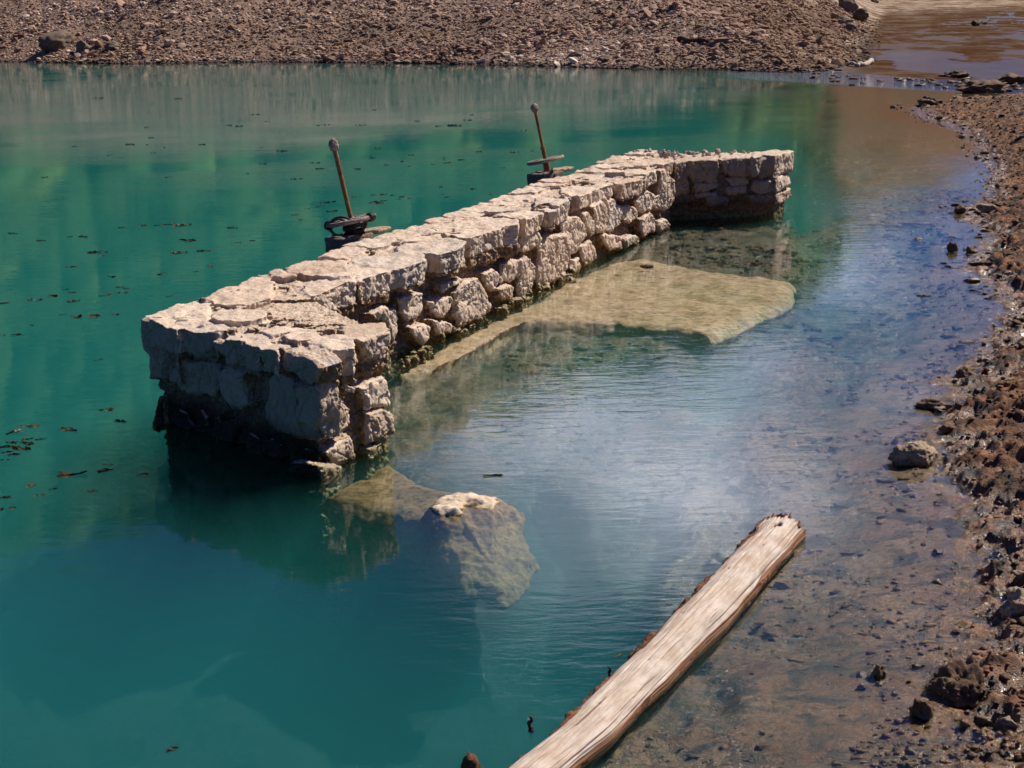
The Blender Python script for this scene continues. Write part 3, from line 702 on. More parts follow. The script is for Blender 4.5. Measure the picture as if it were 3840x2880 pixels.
# ------------------------------------------------------------------ rocks
def ico(sub):
    bm = bmesh.new(); bmesh.ops.create_icosphere(bm, subdivisions=sub, radius=1); v = np.array([p.co for p in bm.verts]); f = np.array([[q.index for q in p.verts] for p in bm.faces]); bm.free(); return v, f
ICO = {k: ico(k) for k in (1, 2, 3, 4, 5)}
def rock_data(seed, dims, sub=4, rough=.12, cuts=7, boxy=.0):
    v, f = ICO[sub]; v = v.copy(); g = np.random.default_rng(seed)
    if boxy: v = np.sign(v) * np.abs(v) ** (1 - boxy * .6); 
    for k in range(cuts):
        n = g.normal(size=3); n /= np.linalg.norm(n); d = g.uniform(.55, .85)
        t = v @ n - d; v -= np.outer(np.clip(t, 0, None) * .92, n)
    o = g.uniform(0, 50, 3)
    nn = v / np.linalg.norm(v, axis=1)[:, None]
    s = fbm(nn[:, 0] * 1.4 + o[0], nn[:, 1] * 1.4 + o[1], nn[:, 2] * 1.4 + o[2], 5, gain=.55)
    s2 = np.clip(ridged(nn[:, 0] * 4 + o[0], nn[:, 1] * 4, nn[:, 2] * 4, 3) - .5, 0, 1)
    v = v + nn * (rough * 1.6 * s - rough * .5 * s2)[:, None]
    return v * np.array(dims), f
def rock_mat(name, c0, c1, dark=(.03, .02, .012), wetz=.06, bump=.6):
    q = N(name); p = q.pos(); z = q.sep(p)[2]
    n1 = q.noise(p, 6, 6, .65); n2 = q.noise(p, 30, 5, .7)
    c = q.mix(q.ramp(n1, [(.35, 0.0), (.65, 1.0)]), c0, c1)
    c = q.mix(q.ramp(n2, [(.35, .7), (.52, 0.0)]), c, dark)
    wl = q.math('ADD', z, q.math('MULTIPLY', q.math('SUBTRACT', n2, .5), .05))
    c = q.mix(q.ramp(wl, [(wetz * .3, .75), (wetz, 0.0)]), c, (.05, .04, .018))
    q.bsdf(c, q.ramp(wl, [(wetz * .4, .15), (wetz, .85)]), q.bump(n2, bump, .02), .4)
    return q.m
M_ROCK = rock_mat('pale_rock', (.44, .33, .23), (.27, .18, .11))
M_ROCKD = rock_mat('dark_shore_rock', (.07, .036, .018), (.18, .10, .05), (.012, .009, .006), .04)
M_ROCKU = rock_mat('silted_rock', (.30, .25, .14), (.20, .16, .08), (.05, .045, .02), .03)
M_ROCKF = rock_mat('far_rock', (.20, .14, .10), (.13, .09, .065), (.03, .02, .015), .2)
def rock(name, x, y, dims, seed, mat, label, cat='rock', group=None, z=None, sink=.3, rot=None, sub=4, rough=.12, cuts=7, world=None, boxy=0):
    w = P(x, y, 0) if world is None else np.array(world)
    if z is None: z = max(zt(w[0], w[1]), -.5)
    v, f = rock_data(seed, dims, sub, rough, cuts, boxy)
    me = mesh_np(name, v, f, True)
    o = link(name, me, mat); o.location = (w[0], w[1], z + dims[2] * (1 - 2 * sink) * .5 + dims[2] * .2); o.rotation_euler = (0, 0, rot if rot is not None else (seed * 1.7) % 6.28)
    return tag(o, label, cat, group)
def mpx(y, x=1920): return (y + .021 * (x - 1920) + 40) / H    # photo px per metre at that row of the water

rock('rock', 3435, 1730, (.205, .15, .135), 3, M_ROCK, 'pitted tan rock half in the water beside the right shore', z=.0, sink=.35, sub=5, rough=.14, rot=.4)
rock('rock', 3700, 805, (.22, .12, .09), 5, M_ROCK, 'smooth tan rock lying on the right shore level with the far wing of the wall', z=.05)
rock('rock', 3600, 800, (.12, .10, .08), 8, M_ROCKD, 'dark brown rock in the water left of a smooth tan rock on the right shore', z=.02)
rock('rock', 3570, 940, (.075, .07, .085), 9, M_ROCKD, 'small dark rock standing alone in the water off the right shore', z=.01, rough=.2)
rock('rock', 3820, 2330, (.16, .14, .12), 12, M_ROCK, 'rounded ochre rock at the right edge beside the water', z=.03, sub=5)
rock('rock', 3610, 2620, (.17, .14, .14), 14, M_ROCKD, 'craggy dark rock with glistening top near the lower right corner', z=-.02, sub=5, rough=.2)
rock('rock', 3460, 2680, (.07, .06, .07), 15, M_ROCKD, 'small black rock in the shallows left of a craggy dark rock', z=-.01, rough=.2)
rock('rock', 3190, 2420, (.17, .12, .12), 16, M_ROCKU, 'silt covered rock under shallow water right of the driftwood log', z=-.22, sub=5)
rock('rock', 3230, 2520, (.15, .13, .13), 17, M_ROCKU, 'tan rock just under the surface beside a black upright stone', z=-.20, sub=5)
rock('rock', 3300, 2530, (.05, .04, .08), 18, M_ROCKD, 'black upright stone in the shallows beside a sunken tan rock', z=-.04, rough=.2)
rock('rock', 2725, 1960, (.25, .13, .10), 19, M_ROCKU, 'pale sunken rock under the water just above the tip of the log', z=-.30, sub=5)
rock('rock', 3560, 1625, (.12, .09, .07), 21, M_ROCKD, 'dark wet rock beyond the pitted tan rock on the right shore', z=0, rough=.2)
rock('rock', 3500, 1530, (.16, .09, .06), 22, M_ROCKD, 'long dark mud clod reaching into the water on the right shore', z=0, rough=.22)
rock('rock', 3620, 1420, (.15, .10, .08), 23, M_ROCKD, 'black wet rock at the tip of a small spit on the right shore', z=0, rough=.22)
rock('rock', 3700, 1000, (.22, .13, .07), 24, M_ROCKD, 'broad dark rock by the notch of the right shore', z=0, rough=.2)
rock('rock', 3480, 400, (.6, .3, .16), 25, M_ROCKD, 'dark rock on the tip of the far right spit', z=0, rough=.2)
rock('rock', 3700, 345, (1.0, .5, .28), 26, M_ROCKD, 'black rocks heap in the riffle above the far right spit', z=0, rough=.25)
rock('rock', 3590, 290, (.9, .5, .2), 27, M_ROCKD, 'low dark rock in the bluish stream at the top right', z=0, rough=.25)
rock('rock', 3800, 310, (.9, .5, .25), 28, M_ROCKD, 'dark rock at the right edge of the riffle', z=0, rough=.25)
rock('rock', 3480, 828, (.55, .12, .04), 29, M_ROCKU, 'long flat sunken rock right of the far wing', z=-.06, rot=.05)
rock('rock', 2425, 1002, (.12, .06, .03), 31, M_ROCKD, 'small dark rock breaking the surface over the sunken slab', z=.0)
# far bank boulders
def bank_pt(x, y):
    d = ray(x, y); t = .5 * H / -d[2] if d[2] < 0 else .01
    lo, hi = 55 / d[1], 400 / d[1]
    ts = np.linspace(lo, hi, 1600); pts = CAMP + ts[:, None] * d
    zz_ = terrain(pts[:, 0], pts[:, 1]); k = np.argmax(pts[:, 2] < zz_)
    return pts[k]
for (x, y, dm_, sd_, lb, bx) in [
    (218, 180, (1.35, .9, .7), 41, 'large flat topped boulder at the far waterline on the left', 0),
    (318, 192, (.7, .5, .45), 42, 'medium boulder right of a large flat topped boulder on the far shore', 0),
    (425, 185, (.6, .4, .34), 43, 'dark stone third along the far shore from the left', 0),
    (2266, 232, (.42, .3, .22), 44, 'tan boulder at the far waterline beyond the second wheel', 0),
    (2330, 236, (.34, .28, .18), 45, 'brown boulder touching the far waterline right of a tan boulder', 0),
    (2160, 214, (.4, .3, .18), 46, 'pale flat stone on the far gravel above the waterline', 0),
    (2690, 230, (.26, .22, .2), 47, 'small upright stone on the far gravel left of the stream', 0),
    (3178, 45, (.95, .8, .95), 48, 'tall brown boulder topmost of the pile by the stream', 0),
    (3222, 80, (1.1, .7, .75), 49, 'square black faced boulder right of a tall brown boulder', .5),
    (3160, 92, (.8, .6, .4), 50, 'low boulder in front of the pile by the stream', 0),
    (3190, 118, (.7, .5, .4), 51, 'brown stone below the boulder pile by the stream', 0),
    (3240, 124, (.4, .3, .2), 52, 'small brown stone right of and below the boulder pile', 0),
    (3280, 10, (.7, .5, .4), 53, 'dark stone on the sandy flat at the top edge', 0)]:
    w = bank_pt(x, y); rock('boulder', 0, 0, dm_, sd_, M_ROCKF if sd_ != 49 else M_ROCKD, lb, 'boulder', None, z=w[2], world=w, rough=.12, sink=.25, boxy=bx)

# small stones and clods strewn along the right shore
g = np.random.default_rng(3)
protos = []
for k in range(7):
    v, f = rock_data(100 + k, (1, .8, .6), 3, .22); me = mesh_np('shore_stone', v, f, True); me.materials.append(M_ROCKD if k < 5 else M_ROCK); protos.append(me)
pr = np.array(W0(RIGHT_SHORE[1:]))
sg = np.linalg.norm(np.diff(pr, axis=0), axis=1)
cnt = 0
for k in range(3000):
    if cnt >= 230: break
    i = g.integers(0, len(sg)); t = g.random(); p = pr[i] * (1 - t) + pr[i + 1] * t
    if g.random() > min(1, sg[i] / 1.5): continue
    d = abs(g.normal()) * .28 * (1 if g.random() < .75 else -1) * (1 + p[1] * .02)
    p = p + np.array([d, g.normal() * .15])
    px_, py_ = PXY(p[0], p[1], 0)
    if not (2500 < px_ < 3860 and 380 < py_ < 2900): continue
    r_ = g.lognormal(-3.55, .45) * (1 + p[1] * .025)
    o = link('shore_stone', protos[g.integers(0, 7)]); z_ = zt(p[0], p[1])
    o.location = (p[0], p[1], max(z_, -.05) + r_ * .15); o.rotation_euler = (g.normal() * .3, g.normal() * .3, g.uniform(0, 6.28)); o.scale = (r_, r_ * g.uniform(.7, 1.1), r_ * g.uniform(.6, 1.1))
    tag(o, 'small wet stone or clod strewn along the right shore', 'stone', 'small wet stones along the right shore'); cnt += 1
riff = []
for k in range(60):     # stones in the riffle
    x = g.uniform(3050, 3840); y = 280 + (x - 3050) * .07 + g.normal() * 14
    w = P(x, y, 0); r_ = g.uniform(.1, .28)
    o = link('riffle_stone', protos[g.integers(0, 5)]); o.location = (w[0], w[1], .0); o.scale = (r_, r_ * .8, r_ * .6); o.rotation_euler = (0, 0, g.uniform(0, 6.28))
    tag(o, 'dark stone in the sparkling riffle where the stream enters the pool', 'stone', 'stones in the riffle')

# ------------------------------------------------------------------ gravel on the far bank
def gravel():
    base = []
    for k in range(8):
        v, f = ICO[1]; gg = np.random.default_rng(200 + k); v = v.copy() * gg.uniform(.7, 1.2, (len(v), 1)); v[:, 2] *= .62; base.append(v)
    f = ICO[1][1]
    n = 520000
    u = g.uniform(-.6, .62, n); Yg = 62 + 95 * g.random(n) ** 1.0; Xg = u * Yg
    sdv = poly_sd(Xg, Yg); px, py = PXY(Xg, Yg, 0)
    keep = (sdv < .25) & (sdv > np.where(px > 2500, -30, -13)) & (py < 330) & (px > -500) & (px < 3400) & (g.random(n) < np.where(px > 2900, .75 * sstep(3330, 3020, px), 1))
    Xg, Yg, sdv, px = Xg[keep], Yg[keep], sdv[keep], px[keep]
    zg = terrain(Xg, Yg)
    k = zg < 4.6; Xg, Yg, zg, sdv, px = Xg[k], Yg[k], zg[k], sdv[k], px[k]
    n = len(Xg); print('gravel', n)
    sz = np.clip(g.lognormal(-3.0, .55, n), .025, .32) * (1 + .25 * (px > 2650)) * (1 + .55 * fbm(Xg * .12, Yg * .12, 2.0 + 0 * Xg, 3)).clip(.5, 1.9); ang = g.uniform(0, 6.28, n); ty = g.integers(0, 8, n)
    B = np.array(base)[ty]
    ca, sa = np.cos(ang)[:, None], np.sin(ang)[:, None]; st = g.uniform(.7, 1.4, (n, 1))
    x = B[:, :, 0] * st; y = B[:, :, 1]; til = g.normal(0, .4, (n, 1)); zz_ = B[:, :, 2] + x * til
    VX = (x * ca - y * sa) * sz[:, None] + Xg[:, None]; VY = (x * sa + y * ca) * sz[:, None] + Yg[:, None]; VZ = zz_ * sz[:, None] + zg[:, None] + sz[:, None] * .2
    Vv = np.stack([VX, VY, VZ], -1).reshape(-1, 3); nv = base[0].shape[0]
    Ff = (f[None] + (np.arange(n) * nv)[:, None, None]).reshape(-1, 3)
    me = mesh_np('gravel', Vv, Ff, False); attr(me, 'tint', np.repeat((g.random(n) * .8 + .1 + .35 * fbm(Xg * .09, Yg * .12, 7.0 + 0 * Xg, 3)).clip(0, 1), nv)); attr(me, 'warm', np.repeat((sstep(2500, 3000, px) + .6 * sstep(.1, .6, fbm(Xg * .06, Yg * .1, 3.0 + 0 * Xg, 3))).clip(0, 1), nv))
    q = N('gravel_stones'); c = q.ramp(q.at('tint'), [(0, (.11, .06, .04)), (.3, (.25, .15, .105)), (.65, (.40, .26, .19)), (.92, (.50, .36, .28)), (1, (.66, .53, .44))])
    c = q.mix(q.at('warm'), c, q.mix(.65, c, (.16, .085, .04)))
    z = q.sep(q.pos())[2]
    c = q.mix(q.ramp(z, [(.05, .8), (.2, 0.0)]), c, (.05, .038, .03))
    q.bsdf(c, .85, None, .2)
    o = link('gravel', me, q.m); tag(o, kind='stuff')
gravel()
# pebbles of the near bank: crumbs of mud, uncountable
def crumbs():
    f = ICO[1][1]; n = 110000
    Yc = 7 + 40 * g.random(n) ** 2; Xc = g.uniform(.8, 22, n)
    px, py = PXY(Xc, Yc, 0); sdv = poly_sd(Xc, Yc)
    keep = (px > 2400) & (px < 3950) & (py > 360) & (py < 3000) & (sdv < .5) & (g.random(n) < np.where(sdv < 0, 1, .25))
    Xc, Yc = Xc[keep], Yc[keep]; n = len(Xc); zc = terrain(Xc, Yc); print('crumbs', n)
    sz = np.clip(g.lognormal(-4.9, .5, n), .003, .022) * (1 + Yc * .03)
    base = np.array([ICO[1][0] * np.random.default_rng(300 + k).uniform(.6, 1.3, (42, 1)) for k in range(6)]) if len(ICO[1][0]) == 42 else np.array([ICO[1][0] * np.random.default_rng(300 + k).uniform(.6, 1.3, (len(ICO[1][0]), 1)) for k in range(6)])
    B = base[g.integers(0, 6, n)]; nv = B.shape[1]
    Vv = B * (sz[:, None, None] * np.array([1.2, 1, .7])) + np.stack([Xc, Yc, zc + sz * .3], -1)[:, None, :]
    Ff = (f[None] + (np.arange(n) * nv)[:, None, None]).reshape(-1, 3)
    me = mesh_np('mud_crumbs', Vv.reshape(-1, 3), Ff, True)
    tag(link('mud_crumbs', me, M_GROUND), kind='stuff')
crumbs()
# clods, sticks and dark weed lying on the silt under the shallows: uncountable
def bed():
    v0, f = ICO[2]; n = 26000
    Yc = 7 + 22 * g.random(n) ** 1.5; Xc = g.uniform(-.5, 9, n); px, py = PXY(Xc, Yc, 0); sdv = poly_sd(Xc, Yc); zc = terrain(Xc, Yc)
    cl = fbm(Xc * 1.1, Yc * 1.1, 6.6 + 0 * Xc, 3)
    keep = (px > 1900) & (px < 3900) & (py < 3000) & (sdv > -.1) & (zc > -.38) & (zc < -.008) & (g.random(n) < sstep(-.5, .6, cl) * .75)
    Xc, Yc, zc = Xc[keep], Yc[keep], zc[keep]; n = len(Xc); print('bed', n)
    sz = np.clip(g.lognormal(-4.45, .55, n), .005, .034) * np.clip(Yc / 13, .6, 1.6)
    base = np.array([v0 * (1 + 1.0 * fbm(v0[:, 0] * 1.9 + 5 * k, v0[:, 1] * 1.9, v0[:, 2] * 1.9, 4, gain=.7))[:, None] for k in range(8)])
    B = base[g.integers(0, 8, n)]; a = g.normal(0, .6, n); ca, sa = np.cos(a)[:, None], np.sin(a)[:, None]
    x = B[:, :, 0] * g.uniform(.9, 2.2, (n, 1)); y = B[:, :, 1]
    Vv = np.stack([(x * ca - y * sa) * sz[:, None] + Xc[:, None], (x * sa + y * ca) * sz[:, None] + Yc[:, None], B[:, :, 2] * .6 * sz[:, None] + (zc + sz * .12)[:, None]], -1)
    Ff = (f[None] + (np.arange(n) * len(v0))[:, None, None]).reshape(-1, 3)
    me = mesh_np('sunken_debris', Vv.reshape(-1, 3), Ff, True); attr(me, 'tint', np.repeat(g.random(n), len(v0)))
    q = N('sunken_clods'); q.bsdf(q.ramp(q.at('tint'), [(0, (.025, .018, .009)), (.5, (.08, .052, .024)), (1, (.20, .13, .065))]), .9, None, .1)
    tag(link('sunken_debris', me, q.m), kind='stuff')
bed()

# ------------------------------------------------------------------ sunken slabs of the footing
def slab(name, S, z, th, label, mat, tiltz=None, vox=.02, craggy=0.0):
    bm = bmesh.new(); q = [P(x, y, z)[:2] for x, y in S]
    if area(q) < 0: q = q[::-1]
    q = subdiv_poly(q, rng, .10, .014)
    zf = (lambda p: z - .05 * max(0, float(perlin(p[0] * 1.3, p[1] * 1.3, 2.2)))) if tiltz is None else tiltz
    add_prism(bm, [[np.array([p[0], p[1], zf(p)]) for p in inset(q, .26)], [np.array([p[0], p[1], zf(p) - .035]) for p in inset(q, .09)], [np.array([p[0], p[1], zf(p) - .12]) for p in q], [np.array([p[0], p[1], z - th]) for p in inset(q, .3)]], None, 0)
    me = remesh_obj(bm, vox); v = verts(me); nr = normals(me)
    v += nr * (.018 * fbm(v[:, 0] * 5, v[:, 1] * 5, v[:, 2] * 5, 4) + .012 * fbm(v[:, 0] * 1.5, v[:, 1] * 1.5, 3.3, 2))[:, None]
    if craggy: v += nr * (craggy * (ridged(v[:, 0] * 7, v[:, 1] * 7, v[:, 2] * 5, 4) - .6) + craggy * .6 * fbm(v[:, 0] * 22, v[:, 1] * 22, v[:, 2] * 22, 3))[:, None]
    me.vertices.foreach_set('co', v.astype(np.float32).ravel()); me.update()
    c = v.mean(0); c[2] = 0; me.transform(Matrix.Translation(-Vector(c)))
    o = link(name, me, mat); o.location = c
    return tag(o, label, 'slab')
q = N('algae_slab'); p = q.pos(); n1 = q.noise(p, 4, 6, .65, .5); n2 = q.noise(q.mapping(p, (1, 1.6, 1)), 11, 5, .7)
c = q.ramp(n1, [(.3, (.28, .175, .085)), (.5, (.50, .35, .21)), (.72, (.62, .46, .31))]); c = q.mix(q.ramp(n2, [(.36, .75), (.5, 0.0)]), c, (.12, .085, .03))
q.bsdf(c, .7, q.bump(n2, .4, .02), .2); M_SLAB = q.m
q = N('algae_film_rock'); p = q.pos(); n1 = q.noise(p, 5, 6, .65, .5); n2 = q.noise(p, 17, 5, .7); zz_ = q.math('ADD', q.sep(p)[2], q.math('MULTIPLY', q.math('SUBTRACT', n2, .5), .03))
al = q.mix(q.ramp(n2, [(.34, .85), (.52, 0.0)]), q.ramp(n1, [(.3, (.13, .095, .035)), (.6, (.25, .18, .085))]), (.035, .03, .010))
c = q.mix(q.ramp(zz_, [(.0, 0.0), (.012, 1.0)]), al, q.ramp(n1, [(.35, (.45, .33, .22)), (.65, (.68, .56, .43))]))
q.bsdf(c, .85, q.bump(n2, .6, .02), .1); M_ALG = q.m
slab('sunken_slab', [(1480, 1405), (1560, 1340), (1700, 1265), (1900, 1150), (2010, 1100), (2130, 1040), (2300, 975), (2420, 962), (2682, 1008), (2987, 1045), (2975, 1120), (2676, 1252), (2400, 1218), (2150, 1195), (1930, 1200), (1790, 1285), (1600, 1385)], -.05, .5, 'broad tan slab just under the water along the right foot of the wall', M_SLAB)
slab('sunken_slab', [(1200, 1842), (1450, 1715), (1560, 1775), (1700, 1830), (1850, 1880), (1800, 1920), (1600, 1960), (1480, 1915), (1340, 1890)], -.075, .5, 'brownish slab under the water at the corner of the near wing', M_ALG)
# tilted rock breaking the surface
def tip():
    S_ = [(1570, 1945), (1640, 1905), (1760, 1885), (1870, 1892), (1960, 1925), (2005, 2005), (1985, 2050), (1890, 2100), (1720, 2085), (1640, 2010)]
    a = P(1600, 1945)[:2]; b = P(1850, 1895)[:2]; c_ = P(1900, 2090)[:2]
    e = (b - a) / np.linalg.norm(b - a); n_ = np.array([e[1], -e[0]])
    def tz(p):
        dn = np.dot(np.array(p) - a, n_); return .05 - 1.3 * min(max(0, dn - .04), .12) - .35 * max(0, dn - .16) - .03 * max(0, np.dot(np.array(p) - a, e))
    o = slab('rock', S_, -.1, .42, 'tilted rock whose pale ridge breaks the surface beside the near wing', M_ALG, tz, .011, .009); o['category'] = 'rock'
tip()
rock('rock', 1870, 2118, (.04, .025, .02), 77, M_ROCKU, 'small pale stone sunk below the tilted rock', z=-.2)

# ------------------------------------------------------------------ valves with hand wheels
q = N('rusty_steel'); p = q.obj(); n1 = q.noise(p, 9, 6, .7); n2 = q.noise(p, 45, 4, .7)
c = q.ramp(n1, [(.3, (.07, .028, .012)), (.5, (.22, .085, .03)), (.7, (.36, .17, .065))]); c = q.mix(q.ramp(n2, [(.55, 0.0), (.7, .6)]), c, (.45, .34, .25))
q.bsdf(c, .8, q.bump(n2, .6, .006), .3); M_RUST = q.m
q = N('caked_cement'); p = q.obj(); n1 = q.noise(p, 12, 6, .7); n2 = q.noise(p, 50, 4, .7)
c = q.ramp(n1, [(.3, (.17, .12, .095)), (.6, (.38, .31, .27))]); c = q.mix(q.ramp(n2, [(.35, .8), (.5, 0.0)]), c, (.14, .08, .05))
q.bsdf(c, .9, q.bump(n2, .8, .01), .2); M_CAKE = q.m
q = N('black_rope'); p = q.obj(); n2 = q.noise(p, 60, 4, .7)
q.bsdf(q.ramp(n2, [(.4, (.006, .006, .007)), (.7, (.04, .04, .045))]), .55, q.bump(n2, .6, .006), .4); M_ROPE = q.m
def lathe(prof, n=24, jit=0, seed=0, oz=0):
    Vv = []; gg = np.random.default_rng(seed)
    for r_, z in prof:
        for k in range(n):
            a = 2 * math.pi * k / n; rr = r_
            Vv.append((rr * math.cos(a), rr * math.sin(a), z + oz))
    Vv = np.array(Vv); Ff = grid_faces(len(prof), n, True)[:, ::-1]
    if jit:
        nn = fbm(Vv[:, 0] * 30 + seed, Vv[:, 1] * 30, Vv[:, 2] * 30, 3) * jit
        rad = Vv[:, :2] / np.maximum(np.linalg.norm(Vv[:, :2], axis=1), 1e-6)[:, None]
        Vv[:, :2] += rad * nn[:, None]
    return Vv, Ff
def tube(path, rad, n=8, closed=False):
    path = np.array(path, float); m_ = len(path); Vv = []
    rad = np.broadcast_to(rad, (m_,))
    up = np.array([0, 0, 1.0])
    for i in range(m_):
        a = path[(i - 1) % m_] if (closed or i > 0) else path[i]; b = path[(i + 1) % m_] if (closed or i < m_ - 1) else path[i]
        t = b - a; t /= np.linalg.norm(t) + 1e-9
        if i == 0:
            u = np.cross(t, up); u = u if np.linalg.norm(u) > .1 else np.cross(t, [1, 0, 0]); 
        u = u - t * np.dot(u, t); u /= np.linalg.norm(u) + 1e-9; w = np.cross(t, u)
        for k in range(n):
            al = 2 * math.pi * k / n; Vv.append(path[i] + rad[i] * (u * math.cos(al) + w * math.sin(al)))
    Ff = grid_faces(m_, n, True)
    if closed:
        i0 = (m_ - 1) * n; Ff = np.concatenate([Ff, [[i0 + k, k, (k + 1) % n, i0 + (k + 1) % n] for k in range(n)]])
    return np.array(Vv), Ff
def capmesh(name, Vv, Ff, n, smooth=True):
    "closes both ends of a tube with fans"
    m_ = len(Vv); c0 = Vv[:n].mean(0); c1 = Vv[-n:].mean(0); Vv = np.vstack([Vv, c0, c1])
    q1 = [[k, (k + 1) % n, m_, m_] for k in range(n)]; 
    me = bpy.data.meshes.new(name)
    F2 = [tuple(int(a) for a in x) for x in Ff] + [((k + 1) % n, k, m_) for k in range(n)] + [(m_ - n + k, m_ - n + (k + 1) % n, m_ + 1) for k in range(n)]
    me.from_pydata([tuple(x) for x in Vv], [], F2); me.polygons.foreach_set('use_smooth', np.full(len(me.polygons), smooth)); me.update()
    bm = bmesh.new(); bm.from_mesh(me); bmesh.ops.recalc_face_normals(bm, faces=bm.faces); bm.to_mesh(me); bm.free()
    return me
def valve(bx, by, lean, Lsh, label, second):
    root = empty('gate_valve', (bx, by, ZM + .02)); tag(root, label, 'valve', 'rusty gate valves on the wall')
    root.rotation_euler = (R(-3), R(-lean), R(0))
    hub = .17 if not second else .185
    v, f = lathe([(.0, -.04), (.062, -.04), (.062, .0), (.052, .02), (.05, hub - .05), (.055, hub - .03), (.05, hub), (.0, hub)], 20, .003, 1)
    link('pedestal', mesh_np('pedestal', v, f), M_RUST, root)
    pr_ = [(.0, hub)] + [(.026 + .0012 * math.sin(k * 2.1), hub + (Lsh) * k / 40) for k in range(41)] + [(.0, hub + Lsh)]
    if second:
        pr_ = [(.0, hub)] + [((.03 if k < 11 else .023) + (.009 if k in (10, 11) else 0) + (.004 if k in (6, 24) else 0), hub + Lsh * k / 40) for k in range(41)] + [(.0, hub + Lsh)]
    v, f = lathe(pr_, 16, .002, 2); stem = link('stem', mesh_np('stem', v, f), M_RUST, root)
    v, f = ICO[4]; cs = (.052, .052, .07) if not second else (.056, .052, .062)
    vv = v * np.array(cs); vv[:, 2] = np.where(vv[:, 2] < 0, vv[:, 2] * 1.15, vv[:, 2]); vv = vv + v * (.012 * fbm(v[:, 0] * 3 + lean, v[:, 1] * 3, v[:, 2] * 3, 4))[:, None]
    me = mesh_np('cap', vv + np.array([0, 0, hub + Lsh - .0]), f); link('cap', me, M_CAKE, root)
    fl = link('flange', mesh_np('flange', *lathe([(.0, -.03), (.105, -.03), (.11, -.02), (.11, .0), (.10, .008), (.0, .008)], 28, .003, 5)), M_RUST, root)
    for k in range(4):
        a = k * math.pi / 2 + .6; v, f = lathe([(.0, .0), (.016, .0), (.016, .022), (.009, .024), (.009, .045), (.0, .046)], 6)
        v = v + np.array([.085 * math.cos(a), .085 * math.sin(a), .006]); link('bolt', mesh_np('bolt', v, f, False), M_RUST, fl)
    # hand wheel
    wz = hub + .015; Rw = .262
    wheel = link('hand_wheel', mesh_np('hub', *lathe([(.0, wz - .03), (.055, wz - .03), (.06, wz), (.05, wz + .028), (.0, wz + .028)], 20, .003, 3)), M_CAKE, root)
    na = 360; Vv = []
    for i in range(na):
        a = 2 * math.pi * i / na; tooth = .006 * (1 if math.sin(a * 44) > 0 else -1)
        for k in range(12):
            b = 2 * math.pi * k / 12; rr = .0255 + (tooth if math.cos(b) < -.2 and math.sin(b) > -.5 else 0)
            nz = .003 * float(perlin(a * 9, k * .5, 1.3)) 
            Vv.append(((Rw + (rr + nz) * math.cos(b) * .95) * math.cos(a), (Rw + (rr + nz) * math.cos(b) * .95) * math.sin(a), wz + (rr + nz) * math.sin(b) * 1.0))
    Fr = grid_faces(na, 12, True); i0 = (na - 1) * 12; Fr = np.concatenate([Fr, [[i0 + k, k, (k + 1) % 12, i0 + (k + 1) % 12] for k in range(12)]])
    me = mesh_np('rim', np.array(Vv), Fr[:, ::-1]); link('rim', me, M_CAKE, wheel)
    for s_ in range(5):
        a = s_ * 2 * math.pi / 5 + .35
        v, f = tube([(r_ * math.cos(a), r_ * math.sin(a), wz + .01 * math.sin(r_ * 12)) for r_ in np.linspace(.04, Rw, 8)], np.linspace(.02, .015, 8), 8)
        link('spoke', capmesh('spoke', v, f, 8), M_CAKE, wheel)
    return root
LEAN = 11
v1 = P(1332, 893, ZM); v2 = P(2056, 655, ZM)
valve(v1[0], v1[1], LEAN, .88, 'nearer rusty valve stem and hand wheel with black rope wound round it', False)
valve(v2[0], v2[1], LEAN, .80, 'farther rusty valve stem whose bare hand wheel has no rope', True)

# bearing blocks reaching back from the wall under each valve
for (bp, lb) in ((v1, 'dark block under the nearer valve behind the wall'), (v2, 'dark block under the farther valve behind the wall')):
    bm = bmesh.new(); c_ = np.array(bp[:2]) + bn * .04
    sh = [c_ - be * .34 - bn * .10, c_ + be * .20 - bn * .20, c_ + be * .20 + bn * .16, c_ - be * .30 + bn * .20]
    top_stone(bm, 0, None, ZM + .045, .30, rng, None, sh, .02)
    me = remesh_obj(bm, .012); v = verts(me); nr = normals(me); v += nr * (.012 * fbm(v[:, 0] * 9, v[:, 1] * 9, v[:, 2] * 9, 4))[:, None]
    me.vertices.foreach_set('co', v.astype(np.float32).ravel()); cc = Vector((c_[0], c_[1], ZM)); me.transform(Matrix.Translation(-cc))
    o = link('bearing_block', me, rock_mat('block_concrete', (.20, .15, .12), (.12, .09, .075), (.03, .025, .02), .01)); o.location = cc; tag(o, lb, 'block')
    # flat stone bridging from the block to the wall
    bm = bmesh.new(); s0 = c_ + be * .10 - bn * .05
    sh = [s0, s0 + be * .2 + bn * .04, s0 + be * .40 - bn * .10, s0 + be * .38 - bn * .22, s0 + be * .12 - bn * .17]
    top_stone(bm, 0, None, ZM + .07, .05, rng, None, sh, .012)
    me = remesh_obj(bm, .012); v = verts(me); nr = normals(me); v += nr * (.008 * fbm(v[:, 0] * 9, v[:, 1] * 9, v[:, 2] * 9, 4))[:, None]; me.vertices.foreach_set('co', v.astype(np.float32).ravel()); me.transform(Matrix.Translation(-cc))
    o = link('flat_stone', me, M_ROCK); o.location = cc; tag(o, 'thin flat stone laid from the ' + ('nearer' if bp is v1 else 'farther') + ' valve block onto the wall top', 'stone')

